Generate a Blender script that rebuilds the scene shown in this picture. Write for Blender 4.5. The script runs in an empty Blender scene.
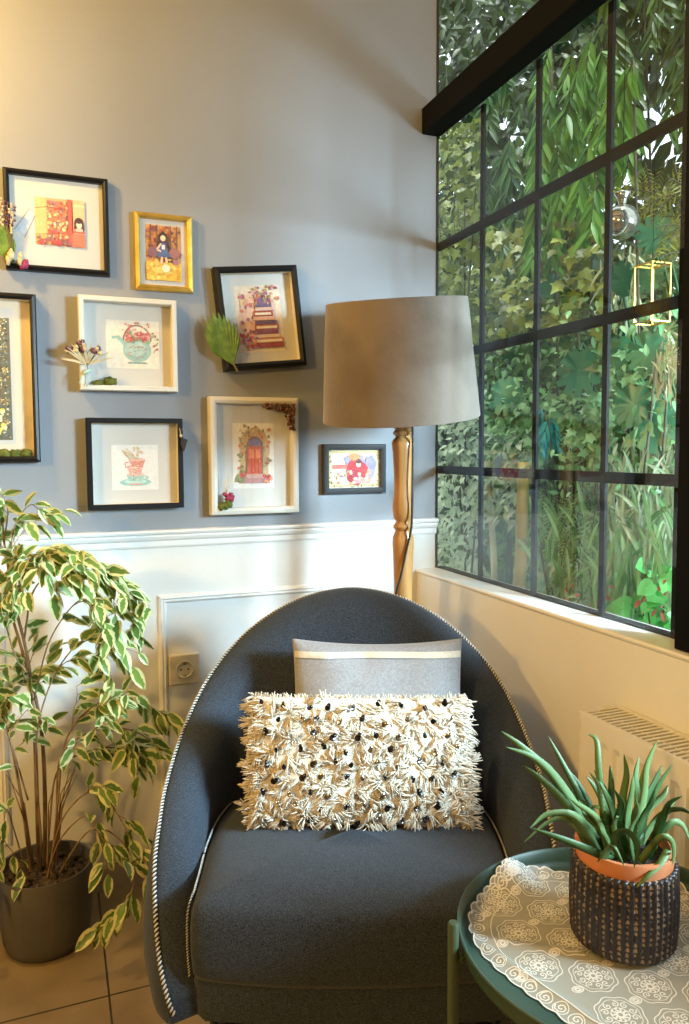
import bpy, math, random
from mathutils import Vector, Matrix, Euler, noise
random.seed(7)
PI = math.pi
V = Vector
scn = bpy.context.scene
COL = scn.collection

# ------------------------------------------------------------------ camera
YAW, PITCH, ROLL, FPX, CYP, CXP = 0.369, 0.0672, -0.0052, 754.6, 501.0, 344.5
CAM = V((-1.064, -2.0, 1.138))
_f = V((math.sin(YAW), math.cos(YAW), 0)); _r = V((math.cos(YAW), -math.sin(YAW), 0)); _u = V((0, 0, 1))
FH, RH = _f.copy(), _r.copy()
_f2 = math.cos(PITCH)*_f - math.sin(PITCH)*_u; _u2 = math.cos(PITCH)*_u + math.sin(PITCH)*_f
_r3 = math.cos(ROLL)*_r + math.sin(ROLL)*_u2; _u3 = -math.sin(ROLL)*_r + math.cos(ROLL)*_u2

def ray(px, py): return _f2*FPX + _r3*(px-CXP) + _u3*(CYP-py)
def U(px, py, ax, v):
    """measured point of the photograph on the world plane axis = v"""
    d = ray(px, py); return CAM + d*((v-CAM[ax])/d[ax])
def UD(px, py, D):
    """measured point of the photograph at D metres in front of the camera"""
    d = ray(px, py); return CAM + d*(D/d.dot(FH))

cd = bpy.data.cameras.new('camera'); cam = bpy.data.objects.new('camera', cd); COL.objects.link(cam)
M = Matrix((_r3, _u3, -_f2)).transposed().to_4x4(); M.translation = CAM
cam.matrix_world = M
cd.sensor_fit = 'VERTICAL'; cd.sensor_height = 24; cd.lens = FPX*24/1024
cd.shift_y = (CYP-512)/1024; cd.clip_start = 0.05
scn.camera = cam

# ------------------------------------------------------------------ materials
def lin(c):
    return tuple(((x/255)/12.92 if x/255 <= .04045 else (((x/255)+.055)/1.055)**2.4) for x in c)

def newmat(name):
    m = bpy.data.materials.new(name); m.use_nodes = True
    nt = m.node_tree; b = nt.nodes['Principled BSDF']
    return m, nt, b

def mat(name, col, rough=.6, col2=None, scale=8, bump=0, bscale=None, metal=0, stretch=None, sheen=0, spec=.5, detail=4, transl=None, lo=.35, hi=.65, coat=0):
    m, nt, b = newmat(name)
    N, L = nt.nodes, nt.links
    b.inputs['Base Color'].default_value = (*col, 1)
    b.inputs['Roughness'].default_value = rough
    b.inputs['Metallic'].default_value = metal
    b.inputs['Specular IOR Level'].default_value = spec
    if sheen:
        b.inputs['Sheen Weight'].default_value = sheen; b.inputs['Sheen Roughness'].default_value = .5
    if coat: b.inputs['Coat Weight'].default_value = coat
    tc = N.new('ShaderNodeTexCoord'); mp = N.new('ShaderNodeMapping')
    L.new(tc.outputs['Object'], mp.inputs['Vector'])
    if stretch: mp.inputs['Scale'].default_value = stretch
    if col2:
        n = N.new('ShaderNodeTexNoise'); n.inputs['Scale'].default_value = scale; n.inputs['Detail'].default_value = detail
        L.new(mp.outputs[0], n.inputs['Vector'])
        r = N.new('ShaderNodeValToRGB'); e = r.color_ramp.elements
        e[0].position = lo; e[0].color = (*col, 1); e[1].position = hi; e[1].color = (*col2, 1)
        L.new(n.outputs['Fac'], r.inputs['Fac']); L.new(r.outputs['Color'], b.inputs['Base Color'])
    if bump:
        n2 = N.new('ShaderNodeTexNoise'); n2.inputs['Scale'].default_value = bscale or scale*4; n2.inputs['Detail'].default_value = 3
        L.new(mp.outputs[0], n2.inputs['Vector'])
        bp = N.new('ShaderNodeBump'); bp.inputs['Strength'].default_value = min(bump, 1); bp.inputs['Distance'].default_value = .003
        L.new(n2.outputs['Fac'], bp.inputs['Height']); L.new(bp.outputs[0], b.inputs['Normal'])
    return m

def leafmat(name, col, col2, edge=None, transl=.35, rough=.45, core=.62, spec=.4):
    """leaf: colour varies leaf by leaf (attribute rnd), midrib lighter, optional variegated edge"""
    m, nt, b = newmat(name); N, L = nt.nodes, nt.links
    at = N.new('ShaderNodeAttribute'); at.attribute_name = 'rnd'
    mix = N.new('ShaderNodeMix'); mix.data_type = 'RGBA'
    mix.inputs[6].default_value = (*col, 1); mix.inputs[7].default_value = (*col2, 1)
    L.new(at.outputs['Fac'], mix.inputs[0]); out = mix.outputs[2]
    uv = N.new('ShaderNodeUVMap'); uv.uv_map = 'UVMap'
    sp = N.new('ShaderNodeSeparateXYZ'); L.new(uv.outputs[0], sp.inputs[0])
    ab = N.new('ShaderNodeMath'); ab.operation = 'ABSOLUTE'; L.new(sp.outputs[1], ab.inputs[0])
    if edge:
        tc = N.new('ShaderNodeTexCoord'); n = N.new('ShaderNodeTexNoise'); n.inputs['Scale'].default_value = 55
        n.inputs['Detail'].default_value = 3
        L.new(tc.outputs['Object'], n.inputs['Vector'])
        s = N.new('ShaderNodeMath'); s.operation = 'SUBTRACT'; s.inputs[1].default_value = .5; L.new(n.outputs['Fac'], s.inputs[0])
        a = N.new('ShaderNodeMath'); a.operation = 'MULTIPLY_ADD'; a.inputs[1].default_value = 1.3
        L.new(s.outputs[0], a.inputs[0]); L.new(ab.outputs[0], a.inputs[2])
        r = N.new('ShaderNodeValToRGB'); r.color_ramp.elements[0].position = core-.05; r.color_ramp.elements[1].position = core+.05
        L.new(a.outputs[0], r.inputs[0])
        mx = N.new('ShaderNodeMix'); mx.data_type = 'RGBA'; L.new(r.outputs[0], mx.inputs[0]); L.new(out, mx.inputs[6])
        mx.inputs[7].default_value = (*edge, 1); out = mx.outputs[2]
    else:
        r = N.new('ShaderNodeValToRGB'); r.color_ramp.elements[0].position = .04; r.color_ramp.elements[1].position = .12
        r.color_ramp.elements[0].color = (1.5, 1.5, 1.4, 1); r.color_ramp.elements[1].color = (1, 1, 1, 1)
        L.new(ab.outputs[0], r.inputs[0])
        mx = N.new('ShaderNodeMix'); mx.data_type = 'RGBA'; mx.blend_type = 'MULTIPLY'; mx.inputs[0].default_value = 1
        L.new(out, mx.inputs[6]); L.new(r.outputs[0], mx.inputs[7]); out = mx.outputs[2]
    L.new(out, b.inputs['Base Color']); b.inputs['Roughness'].default_value = rough
    b.inputs['Specular IOR Level'].default_value = spec
    tr = N.new('ShaderNodeBsdfTranslucent'); L.new(out, tr.inputs['Color'])
    ms = N.new('ShaderNodeMixShader'); ms.inputs[0].default_value = transl
    L.new(b.outputs[0], ms.inputs[1]); L.new(tr.outputs[0], ms.inputs[2])
    L.new(ms.outputs[0], N['Material Output'].inputs['Surface'])
    return m

def glassmat(name, tint=(1, 1, 1), ior=1.5, boost=1.0):
    m, nt, b = newmat(name); N, L = nt.nodes, nt.links
    N.remove(b)
    t = N.new('ShaderNodeBsdfTransparent'); t.inputs[0].default_value = (*tint, 1)
    g = N.new('ShaderNodeBsdfGlossy'); g.inputs['Roughness'].default_value = .01
    f = N.new('ShaderNodeFresnel')      # same reflection from both sides of the thin pane
    ge = N.new('ShaderNodeNewGeometry'); mr = N.new('ShaderNodeMapRange'); mr.inputs['To Min'].default_value = ior; mr.inputs['To Max'].default_value = 1/ior
    L.new(ge.outputs['Backfacing'], mr.inputs['Value']); L.new(mr.outputs[0], f.inputs['IOR'])
    mu = N.new('ShaderNodeMath'); mu.operation = 'MULTIPLY'; mu.use_clamp = True; mu.inputs[1].default_value = boost
    L.new(f.outputs[0], mu.inputs[0])
    ms = N.new('ShaderNodeMixShader'); L.new(mu.outputs[0], ms.inputs[0]); L.new(t.outputs[0], ms.inputs[1]); L.new(g.outputs[0], ms.inputs[2])
    L.new(ms.outputs[0], N['Material Output'].inputs['Surface'])
    return m

# ------------------------------------------------------------------ mesh builder
class MB:
    def __init__(s): s.v = []; s.f = []; s.mi = []; s.uv = []; s.rnd = []; s.cm = 0; s.cr = 0.5; s.smooth = True
    def face(s, idx, uv=None):
        s.f.append(tuple(idx)); s.mi.append(s.cm); s.uv.append(uv); s.rnd.append(s.cr)
    def add(s, pts):
        n = len(s.v); s.v.extend(tuple(p) for p in pts); return n
    def quad(s, a, b, c, d):
        n = s.add((a, b, c, d)); s.face((n, n+1, n+2, n+3))
    def poly(s, pts):
        n = s.add(pts); s.face(range(n, n+len(pts)))
    def box(s, x0, x1, y0, y1, z0, z1, rot=None, org=None):
        p = [V((x, y, z)) for z in (z0, z1) for x, y in ((x0, y0), (x1, y0), (x1, y1), (x0, y1))]
        if rot: p = [rot @ q for q in p]
        if org is not None: p = [q+V(org) for q in p]
        n = s.add(p)
        for f in ((0, 3, 2, 1), (4, 5, 6, 7), (0, 1, 5, 4), (1, 2, 6, 5), (2, 3, 7, 6), (3, 0, 4, 7)): s.face([n+i for i in f])
    def bbox(s, x0, x1, y0, y1, z0, z1, b=.003):
        """box with chamfered vertical+horizontal edges"""
        def ring(z, i): return [(x0+i, y0+b, z), (x0+b, y0+i, z), (x1-b, y0+i, z), (x1-i, y0+b, z), (x1-i, y1-b, z), (x1-b, y1-i, z), (x0+b, y1-i, z), (x0+i, y1-b, z)]
        rings = [ring(z0, b), ring(z0+b, 0), ring(z1-b, 0), ring(z1, b)]
        rings[0] = [(min(max(x, x0+b), x1-b), min(max(y, y0+b), y1-b), z) for x, y, z in ring(z0, 0)]
        rings[3] = [(min(max(x, x0+b), x1-b), min(max(y, y0+b), y1-b), z) for x, y, z in ring(z1, 0)]
        ns = [s.add(r) for r in rings]
        for a, c in zip(ns, ns[1:]):
            for i in range(8): j = (i+1) % 8; s.face((a+i, a+j, c+j, c+i))
        s.face([ns[0]+i for i in range(7, -1, -1)]); s.face([ns[3]+i for i in range(8)])
    def lathe(s, prof, c=(0, 0, 0), n=40, fn=None, rot=None, cap=(True, True)):
        """prof = [(r,z)]"""
        c = V(c); rows = []
        for k, (r, z) in enumerate(prof):
            pts = []
            for i in range(n):
                a = 2*PI*i/n; rr = r if fn is None else fn(r, z, a, k)
                q = V((rr*math.cos(a), rr*math.sin(a), z))
                if rot: q = rot @ q
                pts.append(q+c)
            rows.append(s.add(pts))
        for a, b in zip(rows, rows[1:]):
            for i in range(n): j = (i+1) % n; s.face((a+i, a+j, b+j, b+i))
        if cap[0] and prof[0][0] > 1e-6: s.face([rows[0]+i for i in range(n-1, -1, -1)])
        if cap[1] and prof[-1][0] > 1e-6: s.face([rows[-1]+i for i in range(n)])
    def tube(s, pts, r, n=8, cap=True):
        pts = [V(p) for p in pts]; m = len(pts)
        rr = r if hasattr(r, '__len__') else [r]*m
        t = (pts[1]-pts[0]).normalized(); up = V((0, 0, 1)) if abs(t.z) < .9 else V((1, 0, 0))
        nx = t.cross(up).normalized(); rows = []
        for i in range(m):
            t = (pts[min(i+1, m-1)]-pts[max(i-1, 0)])
            if t.length < 1e-9: t = V((0, 0, 1))
            t.normalize(); nx = (nx - t*nx.dot(t))
            if nx.length < 1e-6: nx = t.orthogonal()
            nx.normalize(); ny = t.cross(nx)
            rows.append(s.add([pts[i]+(nx*math.cos(2*PI*k/n)+ny*math.sin(2*PI*k/n))*rr[i] for k in range(n)]))
        for a, b in zip(rows, rows[1:]):
            for i in range(n): j = (i+1) % n; s.face((a+i, a+j, b+j, b+i))
        if cap: s.face([rows[0]+i for i in range(n-1, -1, -1)]); s.face([rows[-1]+i for i in range(n)])
    def blob(s, c, r, n=8, m=6, jit=.15, sc=(1, 1, 1)):
        c = V(c); rows = []; sd = random.random()*50
        for k in range(m+1):
            th = PI*k/m
            pts = []
            for i in range(n):
                a = 2*PI*i/n
                d = V((math.sin(th)*math.cos(a)*sc[0], math.sin(th)*math.sin(a)*sc[1], math.cos(th)*sc[2]))
                q = r*(1+jit*noise.noise(d*3+V((sd, sd, 0)))*2)
                pts.append(c+d*q)
            rows.append(s.add(pts))
        for a, b in zip(rows, rows[1:]):
            for i in range(n): j = (i+1) % n; s.face((a+i, b+i, b+j, a+j))
    def leaf(s, base, d, up, L, W, droop=.3, fold=.25, seg=4, prof=None, twist=0):
        """leaf blade: starts at base, heads along d, droops against z; two folded halves"""
        d = V(d).normalized(); side = d.cross(V(up))
        if side.length < 1e-4: side = d.orthogonal()
        side.normalize(); nrm = side.cross(d).normalized()
        if twist:
            q = Matrix.Rotation(twist, 3, d); side = q @ side; nrm = q @ nrm
        s.cr = random.random(); p = V(base); rows = []
        for i in range(seg+1):
            t = i/seg
            w = (math.sin(PI*min(1, t**.75*1.0))**.8 if 0 < t < 1 else 0)*W/2 if prof is None else prof(t)*W/2
            w = max(w, W*.01)
            rows.append((s.add((p+side*w+nrm*w*fold, p, p-side*w+nrm*w*fold)), t))
            d = (d + V((0, 0, -1))*droop/seg).normalized()
            nrm = (nrm-d*nrm.dot(d)).normalized(); p = p+d*L/seg
        for (a, t0), (b, t1) in zip(rows, rows[1:]):
            s.face((a, a+1, b+1, b), ((t0, 1), (t0, 0), (t1, 0), (t1, 1)))
            s.face((a+1, a+2, b+2, b+1), ((t0, 0), (t0, 1), (t1, 1), (t1, 0)))
    def lobed(s, base, d, up, size, outline, cup=.15):
        """broad leaf from an outline in leaf coordinates (x across, y along, unit size)"""
        d = V(d).normalized(); side = d.cross(V(up))
        if side.length < 1e-4: side = d.orthogonal()
        side.normalize(); nrm = side.cross(d).normalized(); s.cr = random.random()
        c = V(base)+d*size*.42-nrm*size*cup*.3
        cm = s.add((V(base), c)); n = len(outline); o0 = len(s.v)
        for x, y in outline:
            rr = math.hypot(x, y-.42); s.add((V(base)+side*x*size+d*y*size-nrm*size*cup*rr*rr*2+nrm*size*.03*math.sin(y*14+abs(x)*9),))
        for i in range(n):
            j = (i+1) % n
            s.face((cm+1, o0+i, o0+j), ((.4, .05), (.8, 1 if i % 2 else .3), (.8, .3 if i % 2 else 1)))
    def build(s, name, mats, parent=None, label=None, smooth=True, sharp=None):
        me = bpy.data.meshes.new(name); me.from_pydata(s.v, [], s.f)
        mats = mats if isinstance(mats, (list, tuple)) else [mats]
        for m in mats: me.materials.append(m)
        me.polygons.foreach_set('material_index', s.mi)
        if smooth: me.polygons.foreach_set('use_smooth', [True]*len(s.f))
        if any(u is not None for u in s.uv):
            uvl = me.uv_layers.new(name='UVMap'); data = []
            for f, u in zip(s.f, s.uv):
                for k in range(len(f)): data.extend(u[k] if u else (0, .5))
            uvl.data.foreach_set('uv', data)
            at = me.attributes.new('rnd', 'FLOAT', 'FACE'); at.data.foreach_set('value', s.rnd)
        me.update()
        if smooth and sharp is not None: me.set_sharp_from_angle(angle=math.radians(sharp))
        o = bpy.data.objects.new(name, me); COL.objects.link(o)
        if parent: o.parent = parent
        if label: o['label'] = label
        return o

def thing(name, label, cat, loc=(0, 0, 0), rot=(0, 0, 0), group=None):
    o = bpy.data.objects.new(name, None); COL.objects.link(o); o.empty_display_size = .05
    o.location = loc; o.rotation_euler = rot; o['label'] = label; o['category'] = cat
    if group: o['group'] = group
    return o
def tag(o, label, cat, group=None, kind=None):
    o['label'] = label; o['category'] = cat
    if group: o['group'] = group
    if kind: o['kind'] = kind
    return o
def struct(o, label, cat): return tag(o, label, cat, kind='structure')

def crom(P, n=8):
    P = [V(p) for p in P]; Q = [P[0]*2-P[1]]+P+[P[-1]*2-P[-2]]; out = []
    for i in range(1, len(Q)-2):
        for k in range(n):
            t = k/n; a, b, c, d = Q[i-1], Q[i], Q[i+1], Q[i+2]
            out.append(.5*((2*b)+(c-a)*t+(2*a-5*b+4*c-d)*t*t+(3*b-a-3*c+d)*t**3))
    out.append(P[-1]); return out

# ------------------------------------------------------------------ colours
m_grey = mat('grey wall paint', (.262, .278, .305), .75, (.284, .300, .328), 3, bump=.15, bscale=180)
m_room = mat('taupe room paint', (.22, .19, .15), .8, (.25, .21, .17), 3)
m_white = mat('white wall paint', (.76, .76, .75), .55, (.80, .80, .79), 2, bump=.1, bscale=120)
m_trim = mat('white gloss trim', (.82, .82, .81), .35)
m_ceil = mat('ceiling paint', (.45, .44, .42), .8, bump=.1, bscale=100)
m_black = mat('black window paint', (.0028, .0031, .0036), .7, spec=.12)
m_glass = glassmat('window glass', (.97, .985, .975), 1.5, 1.35)
m_pglass = glassmat('picture glass', (1, 1, 1), 1.45, .8)

def tilemat():
    m, nt, b = newmat('beige floor tiles'); N, L = nt.nodes, nt.links
    tc = N.new('ShaderNodeTexCoord'); sp = N.new('ShaderNodeSeparateXYZ'); L.new(tc.outputs['Object'], sp.inputs[0])
    def joint(o, off):
        a = N.new('ShaderNodeMath'); a.operation = 'ADD'; a.inputs[1].default_value = off; L.new(o, a.inputs[0])
        p = N.new('ShaderNodeMath'); p.operation = 'PINGPONG'; p.inputs[1].default_value = .3; L.new(a.outputs[0], p.inputs[0])
        c = N.new('ShaderNodeMath'); c.operation = 'LESS_THAN'; c.inputs[1].default_value = .0021; L.new(p.outputs[0], c.inputs[0])
        return c.outputs[0]
    mx = N.new('ShaderNodeMath'); mx.operation = 'MAXIMUM'
    L.new(joint(sp.outputs[0], .985+6), mx.inputs[0]); L.new(joint(sp.outputs[1], .413+6), mx.inputs[1])
    n = N.new('ShaderNodeTexNoise'); n.inputs['Scale'].default_value = 5; n.inputs['Detail'].default_value = 5
    L.new(tc.outputs['Object'], n.inputs['Vector'])
    r = N.new('ShaderNodeValToRGB'); e = r.color_ramp.elements
    e[0].position = .35; e[0].color = (.21, .15, .085, 1); e[1].position = .68; e[1].color = (.33, .25, .15, 1)
    L.new(n.outputs['Fac'], r.inputs[0])
    mi = N.new('ShaderNodeMix'); mi.data_type = 'RGBA'; L.new(mx.outputs[0], mi.inputs[0]); L.new(r.outputs[0], mi.inputs[6])
    mi.inputs[7].default_value = (.03, .025, .02, 1); L.new(mi.outputs[2], b.inputs['Base Color'])
    b.inputs['Roughness'].default_value = .38
    return m
m_tile = tilemat()

def fabric(name, c1, c2, scale=420, sheen=.15, bump=.35):
    """woven cloth: crossed stretched noises"""
    m, nt, b = newmat(name); N, L = nt.nodes, nt.links
    tc = N.new('ShaderNodeTexCoord'); outs = []
    for st in ((1, .3, 1), (.3, 1, .3)):
        mp = N.new('ShaderNodeMapping'); mp.inputs['Scale'].default_value = st; L.new(tc.outputs['Object'], mp.inputs[0])
        n = N.new('ShaderNodeTexNoise'); n.inputs['Scale'].default_value = scale; n.inputs['Detail'].default_value = 1
        L.new(mp.outputs[0], n.inputs['Vector']); outs.append(n.outputs['Fac'])
    a = N.new('ShaderNodeMath'); a.operation = 'ADD'; L.new(outs[0], a.inputs[0]); L.new(outs[1], a.inputs[1])
    h = N.new('ShaderNodeMath'); h.operation = 'MULTIPLY'; h.inputs[1].default_value = .5; L.new(a.outputs[0], h.inputs[0])
    r = N.new('ShaderNodeValToRGB'); r.color_ramp.elements[0].position = .38; r.color_ramp.elements[1].position = .66
    r.color_ramp.elements[0].color = (*c1, 1); r.color_ramp.elements[1].color = (*c2, 1)
    L.new(h.outputs[0], r.inputs[0]); L.new(r.outputs[0], b.inputs['Base Color'])
    bp = N.new('ShaderNodeBump'); bp.inputs['Strength'].default_value = bump; bp.inputs['Distance'].default_value = .0015
    L.new(h.outputs[0], bp.inputs['Height']); L.new(bp.outputs[0], b.inputs['Normal'])
    b.inputs['Roughness'].default_value = .85; b.inputs['Sheen Weight'].default_value = sheen; b.inputs['Specular IOR Level'].default_value = .2
    return m
m_chair = fabric('charcoal blue upholstery', (.0085, .0115, .0165), (.068, .088, .122), 1500, .12, .4)

# ------------------------------------------------------------------ room shell
SILL, IN = .785, -.06
RX, RY, RZ = -4.3, -5.2, 2.95
def plane(name, pts, m, label, cat):
    b = MB(); b.poly(pts); return struct(b.build(name, m, smooth=False), label, cat)
b = MB(); b.box(RX, 0.02, RY, 0, -.05, 0); struct(b.build('floor', m_tile, smooth=False), 'beige stone tiled floor with thin dark joints', 'floor')
b = MB(); b.box(RX, .02, RY, .1, RZ, RZ+.05); struct(b.build('ceiling', m_ceil, smooth=False), 'white ceiling above the seating corner', 'ceiling')
b = MB(); b.box(RX, 0.0, 0, .12, 0, .90); b.cm = 1; b.box(RX, 0.0, 0, .12, .90, RZ)
struct(b.build('wall_back', [m_white, m_grey], smooth=False), 'back wall painted grey above the rail and white below it', 'wall')
b = MB(); b.box(IN, .085, RY, 0, 0, SILL-.012)
b.box(IN, .085, RY, -3.0, SILL-.012, RZ)
b.box(.046, .085, -3.0, -1.10, 1.84, RZ)  # unseen lintel, added to keep daylight off the upper back wall
struct(b.build('wall_right', m_white, smooth=False), 'low white wall below the black framed window', 'wall')
b = MB(); b.box(RX-.1, RX, RY, .1, 0, RZ); struct(b.build('wall_left', m_room, smooth=False), 'plain left wall of the room', 'wall')
b = MB(); b.box(RX-.1, .14, RY-.1, RY, 0, RZ); struct(b.build('wall_front', m_room, smooth=False), 'plain wall behind the viewer', 'wall')
# sill with a rounded nose
b = MB(); prof = [(.03, SILL-.012), (-.055, SILL-.012), (-.0625, SILL-.010), (-.0645, SILL-.005), (-.0625, SILL-.001), (-.058, SILL), (.03, SILL)]
n0 = b.add([(x, -.0005, z) for x, z in prof]); n1 = b.add([(x, -3.0, z) for x, z in prof])
for i in range(len(prof)): j = (i+1) % len(prof); b.face((n0+i, n0+j, n1+j, n1+i))
b.face([n0+i for i in range(len(prof))]); b.face([n1+i for i in range(len(prof)-1, -1, -1)])
struct(b.build('trim_4', m_trim, smooth=False), 'narrow white window sill along the top of the low wall', 'window sill')
# baseboard
b = MB(); b.box(RX, IN, -.014, 0, 0, .060); b.box(RX, IN, -.009, 0, .060, .066)
struct(b.build('baseboard_back', mat('cream skirting tile', (.50, .44, .34), .4, (.58, .51, .40), 6), smooth=False), 'cream skirting along the foot of the back wall', 'baseboard')
b = MB(); b.box(IN-.012, IN, RY, -.014, 0, .062)
struct(b.build('baseboard_right', m_white, smooth=False), 'white skirting at the foot of the low window wall', 'baseboard')
# chair rail: moulded profile swept along x
b = MB(); pr = [(0, .888), (-.006, .888), (-.008, .893), (-.008, .905), (-.014, .910), (-.017, .917), (-.015, .921), (-.022, .925), (-.024, .930), (-.021, .934), (0, .935)]
n0 = b.add([(RX, y, z) for y, z in pr]); n1 = b.add([(.0, y, z) for y, z in pr])
for i in range(len(pr)-1): b.face((n0+i, n0+i+1, n1+i+1, n1+i))
b.face([n1+i for i in range(len(pr))])
struct(b.build('trim_1', m_trim, smooth=False), 'moulded white chair rail between grey and white wall', 'chair rail')
def panel(name, x0, x1, z0, z1, lab):
    b = MB(); prof = [(0, 0), (.003, -.007), (.009, -.010), (.013, -.007), (.017, -.009), (.021, -.005), (.024, 0)]
    rows = []
    for (px, pz, sx, sz) in ((x0, z0, 1, 1), (x1, z0, -1, 1), (x1, z1, -1, -1), (x0, z1, 1, -1)):
        rows.append(b.add([(px+sx*o, y, pz+sz*o) for o, y in prof]))
    for k in range(4):
        a, c = rows[k], rows[(k+1) % 4]
        for i in range(len(prof)-1): b.face((a+i, c+i, c+i+1, a+i+1))
    struct(b.build(name, m_trim, smooth=False), lab, 'wall moulding')
xr = U(351, 583, 1, 0).x
panel('trim_2', -.818, xr, .16, .762, 'rectangular white moulding on the wall behind the armchair')
panel('trim_3', -1.75, U(5, 650, 1, 0).x, .16, .762, 'rectangular white moulding on the wall behind the leafy plant')
panel('trim_5', -2.7, -1.95, .16, .762, 'rectangular white moulding far along the back wall')

# windows: the bars sit just behind the room-side glass
def window(name, y0, y1, cols, rows, label, top=True):
    root = thing(name, label, 'window', (0, (y0+y1)/2, SILL)); root['kind'] = 'structure'
    o = V((0, (y0+y1)/2, SILL)); t = .0078
    b = MB()
    for y in cols: b.box(.003, .010, y-t-o.y, y+t-o.y, 0, 2.03-SILL)
    for z in rows: b.box(.0035, .0115, y0-o.y, y1-o.y, z-.0115-o.z, z+.0115-o.z)
    b.box(.0005, .006, y1-.005-o.y, y1-o.y, 0, RZ-o.z); b.box(.003, .03, y0-o.y, y0+.062-o.y, 0, RZ-o.z)
    b.box(.004, .03, y0-o.y, y1-o.y, 0, .004)
    b.build('window_frame', m_black, root, smooth=False)
    b = MB(); b.quad((0, y0-o.y, 0), (0, y1-o.y, 0), (0, y1-o.y, RZ-o.z), (0, y0-o.y, RZ-o.z))
    b.build('pane', m_glass, root, smooth=False)
    return root
ZR = [1.079, 1.404, 1.7275]
window('window_1', -.986, 0, [-.2465, -.4886, -.73], ZR, 'black gridded window looking onto dense green foliage')
window('window_2', -3.0, -1.10, [-1.34, -1.58, -1.82, -2.06, -2.30, -2.54, -2.78], ZR, 'further black gridded window nearer the viewer')
b = MB(); b.bbox(-.052, .035, -1.10, -.986, SILL+.0005, RZ-.001, .003)
struct(b.build('trim_6', m_black, smooth=False), 'thick black window post at the right edge', 'window post')
b = MB(); b.bbox(-.048, .012, -3.0, -.0005, 2.041, 2.114, .003)
struct(b.build('trim_7', m_black, smooth=False), 'thick black beam running across the top of the window', 'beam')

# ------------------------------------------------------------------ wall socket
m_sock = mat('cream socket plastic', (.66, .60, .48), .35)
m_dark = mat('dark hole', (.01, .01, .01), .6)
m_met = mat('contact metal', (.45, .42, .36), .3, metal=1)
sk = thing('wall_socket', 'cream square wall socket on the white wall left of the armchair', 'socket', (-.752, 0, .56))
b = MB(); b.bbox(-.0405, .0405, -.011, -.0003, -.0405, .0405, .003)
Rx = Matrix.Rotation(PI/2, 3, 'X')
b.build('face_plate', m_sock, sk, smooth=False)
b = MB()
b.lathe([(.0235, .011), (.0235, .0135), (.0215, .0142), (.0195, .0125), (.0185, .0114), (.0001, .0114)], rot=Rx, n=32, cap=(False, False))
b.build('socket_ring', m_sock, sk, sharp=40)
b = MB()
for x in (-.0095, .0095): b.lathe([(.0026, .0116), (.0001, .0117)], c=(x, 0, 0), rot=Rx, n=12, cap=(False, False))
b.build('contact_holes', m_dark, sk)
b = MB()
for z in (-.0165, .0165):
    b = MB(); b.box(-.003, .003, -.0145, -.0115, z-.0016, z+.0016); b.build('earth_clip', m_met, sk, smooth=False)

# ------------------------------------------------------------------ pictures
_cc = {}
def paint(c):
    if c not in _cc:
        c_ = tuple(int(x*.82+215*.12) for x in c); l = lin(c_); l2 = tuple(min(.8, x*1.2+.03) for x in l)
        _cc[c] = mat('watercolour %02x%02x%02x' % c, l, .8, l2, 90, lo=.3, hi=.75)
    return _cc[c]
class Art:
    """flat printed shapes in picture coordinates (metres, centre 0,0; y is up)"""
    def __init__(s, w, h): s.b = MB(); s.m = []; s.k = 0; s.w = w; s.h = h
    def sel(s, c):
        m = paint(c)
        if m not in s.m: s.m.append(m)
        s.b.cm = s.m.index(m); s.k += 1
    def P(s, u, v): return (s.w*(u-.5), -.00004*s.k, s.h*(v-.5))
    def poly(s, c, pts): s.sel(c); s.b.poly([s.P(u, v) for u, v in pts])
    def rect(s, c, u0, v0, u1, v1): s.poly(c, [(u0, v0), (u1, v0), (u1, v1), (u0, v1)])
    def ell(s, c, u, v, ru, rv, n=18, a0=0, a1=2*PI, wob=0):
        s.poly(c, [(u+ru*(1+wob*random.uniform(-1, 1))*math.cos(a0+(a1-a0)*i/n), v+rv*(1+wob*random.uniform(-1, 1))*math.sin(a0+(a1-a0)*i/n)) for i in range(n if a1-a0 > 6.2 else n+1)])
    def line(s, c, pts, w=.012):
        s.sel(c); q = [V((u*s.w, v*s.h)) for u, v in pts]
        for a, d in zip(q, q[1:]):
            t = (d-a); t.normalize(); nn = V((-t.y, t.x))*w*s.w*.5
            s.b.poly([s.P(p.x/s.w, p.y/s.h) for p in (a-nn, d-nn, d+nn, a+nn)])
    def dots(s, cols, u0, v0, u1, v1, n, r, wob=.3, asp=1):
        for i in range(n):
            s.ell(random.choice(cols), random.uniform(u0, u1), random.uniform(v0, v1), r*random.uniform(.6, 1.3), r*asp*random.uniform(.6, 1.3)*s.w/s.h, 7, wob=wob)
    def build(s, parent, y, x=0, z=0, name='print', label=None):
        o = s.b.build(name, s.m, parent, smooth=False, label=label); o.location = (x, y, z); return o

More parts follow.
